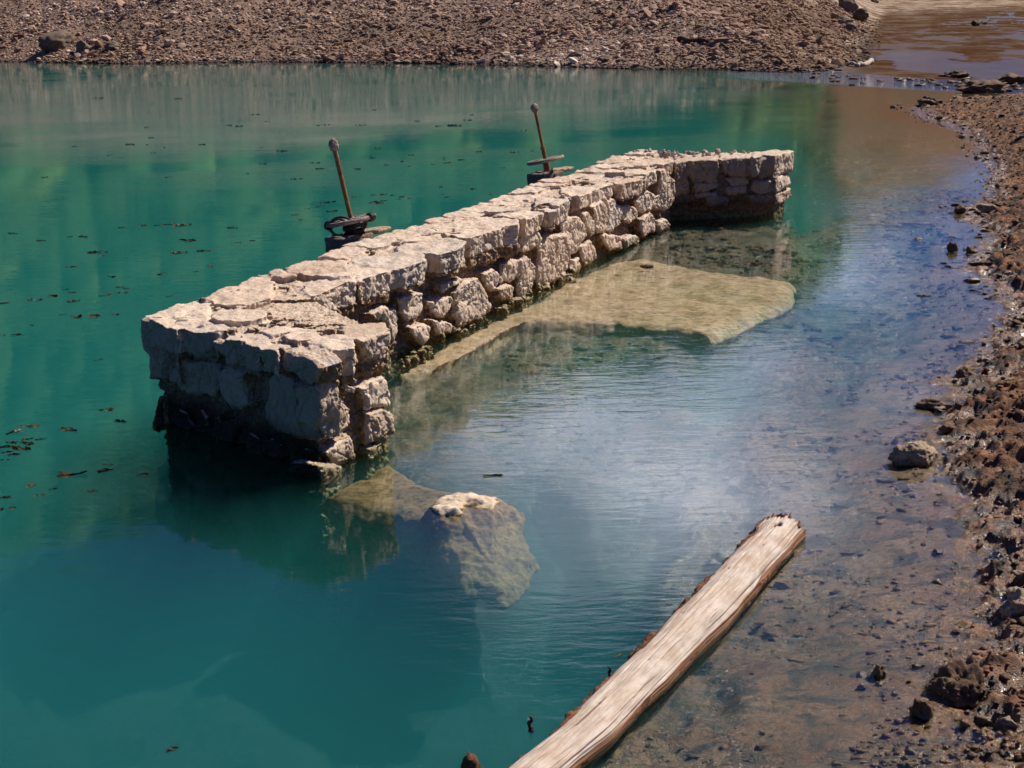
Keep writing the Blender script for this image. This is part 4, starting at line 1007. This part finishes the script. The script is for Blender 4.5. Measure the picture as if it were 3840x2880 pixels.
# black rope tangled on the nearer wheel
def rope():
    root = Matrix.Translation((v1[0], v1[1], ZM + .02)) @ Euler((R(-3), R(-LEAN), 0)).to_matrix().to_4x4()
    gg = np.random.default_rng(8); Vs = []; Fs = []; nofs = 0
    def addp(path, r_):
        nonlocal nofs
        pts = [root @ Vector(p_) for p_ in path]; v, f = tube([tuple(p_) for p_ in pts], r_, 7); Vs.append(v); Fs.append(f + nofs); nofs += len(v)
    wz = .185
    for k in range(9):      # coil under the wheel
        n = 60; rr = .085 + .02 * gg.random(); zz_ = .03 + .012 * k + gg.normal() * .008; ph = gg.uniform(0, 6); tl_ = gg.normal(size=2) * .12
        addp([((rr + .02 * math.sin(3 * a + ph)) * math.cos(a), (rr + .02 * math.sin(2 * a + ph)) * math.sin(a), zz_ + tl_[0] * .1 * math.cos(a) + tl_[1] * .1 * math.sin(a) + .0006 * i) for i, a in enumerate(np.linspace(0, 6.6, n))], .013)
    for k in range(7):      # turns over the rim on the left
        a0 = math.pi + .25 - k * .07; rr = .262
        c_ = np.array([rr * math.cos(a0), rr * math.sin(a0), wz]); rd = np.array([math.cos(a0), math.sin(a0), 0])
        pts = [c_ + (.043 + .004 * gg.random()) * (rd * math.cos(t) + np.array([0, 0, 1]) * math.sin(t)) + np.array([-math.sin(a0), math.cos(a0), 0]) * .006 * t for t in np.linspace(0, 6.28, 18)]
        addp(pts, .010)
    for k in range(4):      # knot on the right
        a0 = -.55 + k * .07; rr = .262; c_ = np.array([rr * math.cos(a0), rr * math.sin(a0), wz]); rd = np.array([math.cos(a0), math.sin(a0), 0])
        addp([c_ + .041 * (rd * math.cos(t) + np.array([0, 0, 1]) * math.sin(t)) for t in np.linspace(0, 6.28, 18)], .011)
    def arc(p0, p1, sag, n=24, wob=.01):
        p0 = np.array(p0); p1 = np.array(p1); ph = gg.uniform(0, 6)
        return [p0 * (1 - t) + p1 * t + np.array([wob * math.sin(5 * t + ph), wob * math.cos(4 * t + ph), sag * math.sin(math.pi * t)]) for t in np.linspace(0, 1, n)]
    addp(arc((-.27, -.06, .17), (-.08, -.09, .06), -.07), .013); addp(arc((-.26, -.10, .17), (-.07, -.10, .03), -.10), .012)
    addp(arc((-.25, -.12, .15), (-.17, -.10, -.02), -.02), .014); addp(arc((-.17, -.10, -.02), (-.04, -.10, .10), .02), .012)
    addp(arc((-.255, -.05, .19), (.0, -.15, .20), .06), .013); addp(arc((-.25, -.1, .19), (-.03, -.22, .20), .045), .012)
    addp(arc((.2, -.15, .17), (.08, -.07, .05), -.02), .016); addp(arc((.22, -.12, .17), (.09, -.03, .1), .0), .014); addp(arc((.18, -.18, .16), (.02, -.11, .13), -.02), .014)
    for k in range(16):
        a = gg.uniform(0, 6.28); b = a + gg.uniform(.8, 2.4); r1, r2 = gg.uniform(.05, .13, 2)
        addp(arc((r1 * math.cos(a), r1 * math.sin(a), gg.uniform(-.01, .15)), (r2 * math.cos(b), r2 * math.sin(b), gg.uniform(.0, .16)), gg.normal() * .04), .012)
    Vv = np.vstack(Vs); cc = np.array([v1[0], v1[1], ZM]); me = mesh_np('rope', Vv - cc, np.vstack(Fs)); o = link('rope', me, M_ROPE); o.location = cc
    tag(o, 'tangled black rope knotted round the nearer hand wheel', 'rope')
rope()

# loose rubble on the far wing top
q = N('wing_rubble'); q.bsdf(q.ramp(q.noise(q.pos(), 9, 4), [(.35, (.22, .15, .12)), (.65, (.52, .44, .38))]), .9, None, .2); M_RUB = q.m
rp = []
for k in range(5):
    v, f = rock_data(400 + k, (1, .8, .7), 2, .15, 9); me = mesh_np('rubble_stone', v, f, False); me.materials.append(M_RUB); rp.append(me)
def plan(a, b):  # a along Q->E, b across to the back
    return (Q_ * (1 - a) + E_ * a) * (1 - b) + (FB * (1 - a) + G_ * a) * b
for k in range(46):
    a = g.beta(1.3, 1.6) * .85 - .05; b = g.uniform(.3, .97); p_ = plan(a, b); r_ = g.uniform(.03, .07)
    o = link('rubble_stone', rp[k % 5]); o.location = (p_[0], p_[1], ZM + r_ * .15); o.scale = (r_, r_, r_); o.rotation_euler = tuple(g.uniform(0, 6.28, 3))
    tag(o, 'loose broken stone in the rubble on top of the far wing', 'stone', 'rubble on the far wing')

# ------------------------------------------------------------------ driftwood log
LC = [(2.45, None)]
ctr = [(1897, 285), (1745, 455), (1610, 605), (1482, 745), (1343, 880), (1190, 1035), (1030, 1190), (885, 1350), (690, 1525), (424, 1740), (170, 1950)]
S_ = [(1700 + .651 * a, 1800 + .651 * b) for a, b in ctr]
cen = np.array([P(x, y, .05) for x, y in S_]); hw = np.array([.148, .146, .150, .150, .146, .141, .135, .128, .122, .116, .112])
seg = np.concatenate([[0], np.cumsum(np.linalg.norm(np.diff(cen, axis=0), axis=1))])
ns = 420; ss = np.linspace(0, seg[-1], ns)
def sm(a): return np.interp(ss, seg, a)
cx_ = sm(cen[:, 0]); cyy = sm(cen[:, 1]); hh = sm(hw)
ker = np.ones(45) / 45
def smooth(a): return np.convolve(np.pad(a, 22, mode='reflect', reflect_type='odd'), ker, 'valid')
cx_, cyy, hh = smooth(cx_), smooth(cyy), smooth(hh)
tx = np.gradient(cx_); ty = np.gradient(cyy); tl_ = np.hypot(tx, ty); tx /= tl_; ty /= tl_
# direction from far tip toward the camera; left side vector (seen from the camera, bark side)
lx, ly = ty, -tx
if lx[0] > 0: lx, ly = -lx, -ly
na = 150; ang = np.linspace(0, 2 * math.pi, na, endpoint=False)
Sg, Ag = np.meshgrid(ss, ang, indexing='ij')
rr = hh[:, None] * (1 + .05 * np.cos(2 * Ag + .4))
off_ = .010 * fbm(Sg * .9, np.cos(Ag) * 1.1, np.sin(Ag) * 1.1, 3) 
gr = -.006 * np.clip(ridged(Sg * .55, np.cos(Ag) * 6, np.sin(Ag) * 6, 2) - .78, 0, 1) / .2
gr2 = .0018 * fbm(Sg * 1.2, np.cos(Ag) * 18, np.sin(Ag) * 18, 2)
flatm = np.clip(np.sin(Ag), 0, 1) ** 2
rr = rr * (1 - .04 * flatm) + off_ + gr * sstep(-.2, .3, np.sin(Ag)) + gr2
jag = .045 * fbm(np.cos(Ag) * 5, np.sin(Ag) * 5, 2.2, 3) + .02 * perlin(np.cos(Ag) * 16, np.sin(Ag) * 16, 1)
endk = np.exp(-Sg / .05); bulge = np.exp(-((Sg - .33) / .1) ** 2)
side = np.cos(Ag)       # +1 on bark side
rr = rr - .030 * bulge * np.clip(side, 0, 1) + .016 * fbm(Sg * 1.6, 0 * Sg, 3.3 + np.sign(side), 3) * np.abs(side)
X3 = cx_[:, None] + lx[:, None] * np.cos(Ag) * rr - tx[:, None] * jag * endk * -1
Y3 = cyy[:, None] + ly[:, None] * np.cos(Ag) * rr - ty[:, None] * jag * endk * -1
Z3 = .035 + .92 * np.sin(Ag) * rr
Vl = np.stack([X3, Y3, Z3], -1)
knots = [(.62, 1.9, .012, .012), (1.9, 1.2, .014, .014), (2.6, 1.8, .01, .012), (.20, 1.75, .036, .04), (1.13, 1.35, .010, .015), (3.18, 1.45, .013, .02), (.5, 1.0, .008, .01)]
dep = 0
for ks_, ka, kr, kd in knots:
    d_ = np.sqrt((Sg - ks_) ** 2 + ((Ag - ka) * .16) ** 2 * 1.6); dep = dep + kd * np.exp(-(d_ / kr) ** 4)
cc0 = np.stack([cx_, cyy, np.full(ns, .035)], -1)[:, None, :]
dr = Vl - cc0; Vl = Vl - dr / np.linalg.norm(dr, axis=-1, keepdims=True) * (dep[..., None] if hasattr(dep, 'shape') else 0)
LO = np.array([cx_[200], cyy[200], 0])
me = capmesh('log', (Vl - LO).reshape(-1, 3), grid_faces(ns, na, True), na)
grain = np.stack([Sg, np.cos(Ag) * .16, np.sin(Ag) * .16], -1).reshape(-1, 3)
grain = np.vstack([grain, [[0, 0, 0]], [[seg[-1], 0, 0]]])
attr(me, 'grain', grain, 'FLOAT_VECTOR')
kn = np.concatenate([(dep / .03).ravel() if hasattr(dep, 'shape') else np.zeros(ns * na), [0, 0]]); attr(me, 'knot', np.clip(kn, 0, 1))
edge = sstep(.72, .93, side) * 1.0; edge2 = sstep(.93, 1.0, -side)
attr(me, 'edge', np.concatenate([(np.maximum(edge, edge2 * .9)).ravel(), [1, 1]]))
attr(me, 'tipd', np.concatenate([np.exp(-Sg / .035).ravel(), [1, 0]]))
q = N('bleached_wood'); gv = q.at('grain', 'Vector'); z = q.sep(q.pos())[2]
gs = q.mapping(gv, (1.0, 14, 14)); n1 = q.noise(gs, 2.2, 6, .6, .3); n2 = q.noise(q.mapping(gv, (2.5, 60, 60)), 2.0, 4, .6); n3 = q.noise(gv, 3.5, 4, .6)
c = q.ramp(n3, [(.33, (.47, .365, .28)), (.5, (.57, .485, .42)), (.72, (.42, .30, .21))])
c = q.mix(q.ramp(q.noise(q.mapping(gv, (1, 5, 5)), 5.0, 5, .7), [(.42, 0.0), (.62, .65)]), c, (.30, .22, .17))
c = q.mix(q.ramp(n1, [(.28, .5), (.42, 0.0)]), c, (.30, .21, .15))
cr_ = q.ramp(q.noise(q.mapping(gv, (.8, 26, 26)), 1.6, 5, .65, .2), [(.325, 1.0), (.355, 0.0)]); c = q.mix(q.math('MULTIPLY', cr_, .75), c, (.10, .05, .03))
# short beetle marks across the grain
bm_ = q.ramp(q.vor(q.mapping(gv, (26, 10, 10)), 3.0), [(.05, 1.0), (.09, 0.0)]); bmk = q.math('MULTIPLY', bm_, q.ramp(n3, [(.5, 0.0), (.58, .8)])); c = q.mix(bmk, c, (.2, .11, .06))
ef = q.math('ADD', q.at('edge'), q.math('MULTIPLY', q.math('SUBTRACT', n1, .5), 1.1)); c = q.mix(q.ramp(ef, [(.3, 0.0), (.62, .9)]), c, (.24, .10, .04))
c = q.mix(q.ramp(q.math('ADD', q.at('tipd'), q.math('MULTIPLY', n2, .4)), [(.5, 0.0), (.9, .9)]), c, (.22, .09, .05))
c = q.mix(q.at('knot'), c, (.05, .025, .015))
wl = q.math('ADD', z, q.math('MULTIPLY', q.math('SUBTRACT', n3, .5), .04)); c = q.mix(q.ramp(wl, [(.01, .9), (.05, 0.0)]), c, (.10, .06, .025))
hb = q.math('SUBTRACT', q.math('ADD', q.math('MULTIPLY', n1, .8), q.math('MULTIPLY', n2, .3)), cr_)
q.bsdf(c, q.ramp(wl, [(.012, .12), (.045, .75)]), q.bump(hb, .5, .008), .3); M_WOOD = q.m
log = link('log', me, M_WOOD); log.location = LO; tag(log, 'long pale driftwood log with shaggy bark edges floating at the bottom right', 'log')
# bark strips
q = N('torn_bark'); p = q.pos(); n1 = q.noise(p, 22, 6, .7); n2 = q.noise(p, 80, 4, .7)
c = q.ramp(n1, [(.3, (.035, .016, .01)), (.48, (.17, .065, .035)), (.62, (.33, .15, .075)), (.75, (.52, .36, .24))])
q.bsdf(c, .85, q.bump(q.math('ADD', n1, n2), 1.0, .02), .25); M_BARK = q.m
def bark(a0, a1, s0, s1, thick, seed, name='bark'):
    ms = 330; ma = 34; s_ = np.linspace(s0, s1, ms); t_ = np.linspace(0, 1, ma); Sg2, Tg = np.meshgrid(s_, t_, indexing='ij')
    up = a1 + .16 * fbm(s_ * 2.6 + seed, 0 * s_, 1.3, 5); lo = a0 + .05 * fbm(s_ * 3 + seed, 5 + 0 * s_, 1.3, 3)
    Aq = lo[:, None] * (1 - Tg) + up[:, None] * Tg
    ci = np.interp(s_, ss, cx_)[:, None]; cj = np.interp(s_, ss, cyy)[:, None]; h_ = np.interp(s_, ss, hh)[:, None]
    lxx = np.interp(s_, ss, lx)[:, None]; lyy = np.interp(s_, ss, ly)[:, None]
    patchy = sstep(-.2, .2, fbm(Sg2 * 2.6 + seed, Tg * 1.4, 4.4, 4))
    nz = fbm(Sg2 * 9 + seed, Aq * 3.0, 7.7, 5, gain=.6)
    th = thick * patchy * sstep(0, .12, Tg) * sstep(1.0, .86, Tg) * (1 + 1.1 * nz) - .006
    pr2 = h_ * (1 + .05 * np.cos(2 * Aq + .4)) * (1 - .10 * np.clip(np.sin(Aq), 0, 1) ** 2) + th
    X = ci + lxx * np.cos(Aq) * pr2; Y = cj + lyy * np.cos(Aq) * pr2; Zb = .035 + .92 * np.sin(Aq) * pr2
    o = link(name, mesh_np(name, np.stack([X, Y, Zb], -1).reshape(-1, 3) - LO, grid_faces(ms, ma)), M_BARK, log); o['label'] = 'shaggy reddish brown bark strip'
bark(-.6, .78, .0, seg[-1], .020, 1); bark(math.pi + .6, math.pi - .12, .02, seg[-1], .006, 9)
# splinters on the broken tip
gg = np.random.default_rng(4); Vs = []; Fs = []; k0 = 0
for k in range(90):
    a = gg.uniform(-.2, math.pi + .2); r_ = hh[0] * gg.uniform(.8, 1.02); b = np.array([cx_[3] + lx[0] * math.cos(a) * r_, cyy[3] + ly[0] * math.cos(a) * r_, .035 + .92 * math.sin(a) * r_ * .92])
    L_ = gg.uniform(.015, .05); d_ = np.array([-tx[0], -ty[0], .25]) + gg.normal(size=3) * .45; d_ /= np.linalg.norm(d_)
    v, f = tube([b - d_ * .02, b, b + d_ * L_ * .6, b + d_ * L_], [.007, .007, .004, .0006], 5); Vs.append(v); Fs.append(f + k0); k0 += len(v)
link('splintered_end', mesh_np('splintered_end', np.vstack(Vs) - LO, np.vstack(Fs), False), M_BARK, log)

# ------------------------------------------------------------------ sticks and branches
def stick(name, pts, r_, mat, label, cat='stick', tips=None, group=None):
    pts = np.array(pts); c_ = pts[0].copy(); n_ = len(pts)
    t = np.linspace(0, 1, 40); P_ = np.stack([np.interp(t, np.linspace(0, 1, n_), pts[:, k]) for k in range(3)], -1)
    P_[:, 2] += .25 * r_ * np.sin(t * 17); P_[:, 0] += .4 * r_ * np.sin(t * 11)
    v, f = tube(P_ - c_, np.linspace(r_, r_ * .45, 40) * (1 + .12 * np.sin(t * 31)), 9)
    o = link(name, capmesh(name, v, f, 9), mat); o.location = c_; return tag(o, label, cat, group)
q = N('dark_branch'); q.bsdf(q.ramp(q.noise(q.pos(), 8, 4), [(.4, (.03, .018, .012)), (.7, (.10, .06, .04))]), .8, None, .3); M_BR = q.m
q = N('pale_branch'); q.bsdf(q.ramp(q.noise(q.pos(), 8, 4), [(.4, (.30, .24, .19)), (.7, (.55, .48, .42))]), .8, None, .3); M_BRP = q.m
def bpts(l, dz=.1): 
    out = []
    for x, y in l: w = bank_pt(x, y); w[2] += dz; out.append(w)
    return out
stick('fallen_branch', bpts([(2545, 157), (2580, 162), (2640, 163), (2690, 172), (2735, 190)], .14), .13, M_BR, 'dark fallen branch lying on the far gravel bank', 'branch')
def wl_pts(l, z): return [P(x, y, z) for x, y in l]
stick('driftwood_branch', wl_pts([(3268, 229), (3240, 240), (3210, 243), (3185, 236)], .12), .13, M_BRP, 'pale driftwood branch stranded at the head of the riffle', 'branch')
stick('driftwood_branch', wl_pts([(3650, 88), (3680, 84), (3714, 72)], .25), .2, M_BR, 'dark branch lying in the brown shallows at the top right', 'branch')
stick('floating_stick', wl_pts([(3466, 369), (3490, 372), (3510, 374)], .03), .07, M_BR, 'short dark stick floating near the far right spit', 'stick')
p0 = P(1990, 2745, -.02); stick('twig', [p0, p0 + [-.002, .01, .05], p0 + [.004, .0, .09]], .014, M_BR, 'short mossy twig poking out of the water left of the log', 'twig')
p0 = P(2288, 2545, -.02); stick('twig', [p0, p0 + [.0, .01, .04], p0 + [-.006, .0, .07]], .011, M_BR, 'thin dark twig poking out right beside the log edge', 'twig')
p0 = P(1765, 2890, -.03); 
for k, (dx, dz) in enumerate(((-.03, .085), (0, .10), (.035, .09))): pass
v, f = ICO[3]; vv = v * np.array([.05, .035, .085]); vv[:, 2] += np.where(v[:, 2] > .3, .03 * np.abs(perlin(v[:, 0] * 6, v[:, 1] * 6, 1)), 0)
o = link('stump', mesh_np('stump', vv + v * (.012 * fbm(v[:, 0] * 4, v[:, 1] * 4, v[:, 2] * 2, 4))[:, None], f), M_BARK); o.location = p0; tag(o, 'reddish broken wood stump at the bottom edge left of the log', 'stump')

# ------------------------------------------------------------------ floating leaves
c8 = [(525, 75), (585, 70), (597, 88), (417, 152), (632, 210), (910, 195), (1028, 73), (1153, 63), (1190, 150), (1105, 180), (680, 268), (720, 275), (680, 300), (370, 280), (410, 298), (295, 318), (427, 347), (592, 315), (180, 342), (955, 320), (28, 358), (350, 424), (462, 438), (656, 423), (180, 483), (88, 538), (5, 540), (553, 680), (625, 955), (583, 965), (690, 1030), (183, 1055), (85, 1088), (375, 1072), (400, 1080), (240, 1128), (155, 1128), (68, 1148), (160, 1155), (60, 1170), (100, 1180), (130, 1185), (45, 1202), (82, 1215), (20, 1245), (597, 1273), (617, 1302), (407, 1330), (803, 1325), (187, 1385), (298, 1410), (533, 1422), (212, 1446), (25, 1460), (22, 1525), (240, 5), (1070, 5), (1350, 15), (1430, 5)]
c2_ = [(600, 122), (490, 233), (235, 232), (180, 235), (1195, 238), (1060, 240), (620, 402), (565, 460), (585, 474), (860, 453), (795, 498), (680, 525), (145, 510), (475, 555), (1357, 428), (1105, 470), (1103, 485), (1022, 520), (1125, 510), (1230, 488), (858, 533), (585, 745), (667, 740), (725, 747), (1088, 740), (1128, 760), (1325, 700), (1090, 685), (665, 788), (770, 775), (850, 768), (575, 800), (610, 803), (265, 800), (205, 803), (185, 830), (278, 866), (55, 926), (8, 890), (95, 848), (20, 628), (1305, 158), (1260, 197), (910, 205), (1690, 270), (1630, 432), (1748, 422), (2110, 408), (2080, 128), (1530, 547), (1445, 740), (450, 762)]
c7_ = [(230, 397), (600, 458), (930, 512), (790, 540), (500, 510), (1315, 595), (1160, 650), (1190, 650), (1240, 655), (1385, 630), (785, 715), (760, 660), (680, 750), (765, 750), (1350, 765), (570, 805), (795, 793), (385, 760), (850, 765), (230, 920), (1045, 750), (1470, 785), (1355, 850), (1285, 900), (1625, 845), (1855, 877), (1958, 770), (1935, 820), (1870, 650), (2085, 838), (2005, 855), (870, 920), (1660, 875)]
cu = [(30, 505), (150, 512), (180, 512), (210, 545), (265, 492), (310, 488), (345, 487), (370, 485), (400, 487), (505, 493), (440, 543), (350, 590), (150, 577), (12, 655), (378, 1617), (1340, 1415), (1062, 1028), (2000, 640), (1180, 420), (870, 425), (820, 440)]
LP = [(x * .663, 900 + y * .663) for x, y in c8] + [(1100 + x * .5123, 350 + y * .5123) for x, y in c2_] + [(x * .7233, y * .7233) for x, y in c7_] + [(x * 1.736, y * 1.736) for x, y in cu]
q = N('dead_leaf'); p = q.pos(); c = q.ramp(q.noise(p, 3.0, 5, .8), [(.35, (.012, .010, .004)), (.5, (.05, .035, .010)), (.62, (.20, .14, .045)), (.75, (.34, .25, .10))]); q.bsdf(c, .55, None, .4); M_LEAF = q.m
lv = []
for k in range(6):
    gg = np.random.default_rng(500 + k); Vv = []; Ff = []
    nl = 1 if k % 2 == 0 else 2
    bm = bmesh.new()
    for j in range(nl):
        na_ = 28; lob = 5 if k < 4 else 0; rot = gg.uniform(0, 6); ofx = gg.normal(size=2) * (.5 if nl > 1 else 0)
        rings = []
        for r_, h_ in ((.0, 0), (.5, .0), (1.0, 1)):
            if r_ == 0: rings.append([bm.verts.new((ofx[0], ofx[1], .06))]); continue
            rg = []
            for i in range(na_):
                a = 6.283 * i / na_; rad = r_ * (.55 + .45 * abs(math.cos(lob * a / 2)) if lob else .45 + .55 * abs(math.cos(a)) ** 2) * (1 + .15 * gg.normal())
                rg.append(bm.verts.new((ofx[0] + rad * math.cos(a + rot), ofx[1] + .62 * rad * math.sin(a + rot), .06 + h_ * (.18 * math.sin(2 * a + rot) + .10 + .08 * gg.normal()))))
            rings.append(rg)
        for i in range(na_):
            i2 = (i + 1) % na_; bm.faces.new((rings[0][0], rings[1][i], rings[1][i2])); bm.faces.new((rings[1][i], rings[2][i], rings[2][i2], rings[1][i2]))
    gmm = bmesh.ops.solidify(bm, geom=bm.faces[:], thickness=.04)
    me = bpy.data.meshes.new('leaf'); bm.to_mesh(me); bm.free(); me.materials.append(M_LEAF); lv.append(me)
for i, (x, y) in enumerate(LP):
    w = P(x, y, 0); r_ = g.lognormal(-3.25, .32) * (1 + .02 * w[1]) * (.9 if y > 1000 else .9)
    r_ *= .45 if y > 2400 else 1
    o = link('floating_leaf', lv[g.integers(0, 6)]); o.location = (w[0], w[1], -.0005); o.scale = (r_ * g.uniform(1, 1.5), r_, r_ * .8); o.rotation_euler = (0, 0, g.normal() * .5)
    tag(o, 'dead brown leaf floating on the green pool', 'leaf', 'dead leaves floating on the pool')

# ------------------------------------------------------------------ wooded hills beyond the banks (seen mirrored in the pool)
def ridge_el(az):   # elevation of the skyline as the pool mirrors it, azimuth in degrees from +Y to the right
    return np.interp(az, [-60, -22, -18, -12, -6, 0, 4, 8, 12, 15, 18, 22, 60], [19, 18.5, 17.6, 17.0, 15.6, 14.0, 12.6, 11.4, 9.6, 7.5, 5.5, 4.8, 4.5])
az = np.linspace(-62, 62, 420); tt = np.linspace(0, 1, 40)
AZ, T_ = np.meshgrid(az, tt, indexing='ij')
far_ = 1 + 2.6 * sstep(6, 13, AZ); D_h = (150 + 140 * T_) * far_; top = np.tan(np.radians(ridge_el(AZ))) * 290 * far_ - 10
Zh = 4 + (top - 4) * sstep(0, 1, T_) * 1.0 + 5 * fbm(AZ * .12, T_ * 3, 1.1, 4) * T_
Zh = np.where(T_ > .97, Zh * .9, Zh)
Xh = D_h * np.sin(np.radians(AZ)); Yh = D_h * np.cos(np.radians(AZ))
q = N('hill_soil'); q.bsdf(q.ramp(q.noise(q.pos(), .12, 5), [(.4, (.07, .032, .014)), (.7, (.17, .08, .035))]), .95, None, .1); M_HILL = q.m
hill = link('hills', mesh_np('hills', np.stack([Xh, Yh, Zh], -1).reshape(-1, 3), grid_faces(420, 40)), M_HILL); tag(hill, kind='structure')
def forest():
    nt_ = 6400; A_z = g.uniform(-58, 15, nt_); A_z = A_z[g.random(nt_) > sstep(8, 12.5, A_z)]; nt_ = len(A_z); T2 = g.random(nt_) ** .8
    ii = np.clip(((A_z + 62) / 124 * 419).astype(int), 0, 419); jj = np.clip((T2 * 39).astype(int), 0, 38)
    bx, by, bz = Xh[ii, jj], Yh[ii, jj], Zh[ii, jj]
    v, f = ICO[2]; n = len(bx); r_ = g.uniform(2.2, 4.6, n) * (1 + 1.2 * sstep(6, 13, A_z))
    Bv = np.array([v * (1 + .35 * fbm(v[:, 0] * 2 + k * 9, v[:, 1] * 2, v[:, 2] * 2, 3))[:, None] for k in range(8)])[g.integers(0, 8, n)]
    Vv = Bv * (r_[:, None, None] * np.array([1, 1, 1.25])) + np.stack([bx + g.normal(size=n) * 2, by + g.normal(size=n) * 2, bz + r_ * .8], -1)[:, None, :]
    Ff = (f[None] + (np.arange(n) * len(v))[:, None, None]).reshape(-1, 3)
    me = mesh_np('forest', Vv.reshape(-1, 3), Ff, True); attr(me, 'tint', np.repeat(g.random(n), len(v)))
    q = N('foliage'); c = q.ramp(q.at('tint'), [(0, (.020, .07, .022)), (.6, (.045, .12, .03)), (1, (.13, .17, .035))]); c = q.mix(.4, c, q.ramp(q.noise(q.pos(), .9, 3), [(.35, (.01, .03, .01)), (.65, (.10, .17, .05))])); q.bsdf(c, .9, None, .1)
    tag(link('forest', me, q.m), kind='stuff')
forest()
print('done build')
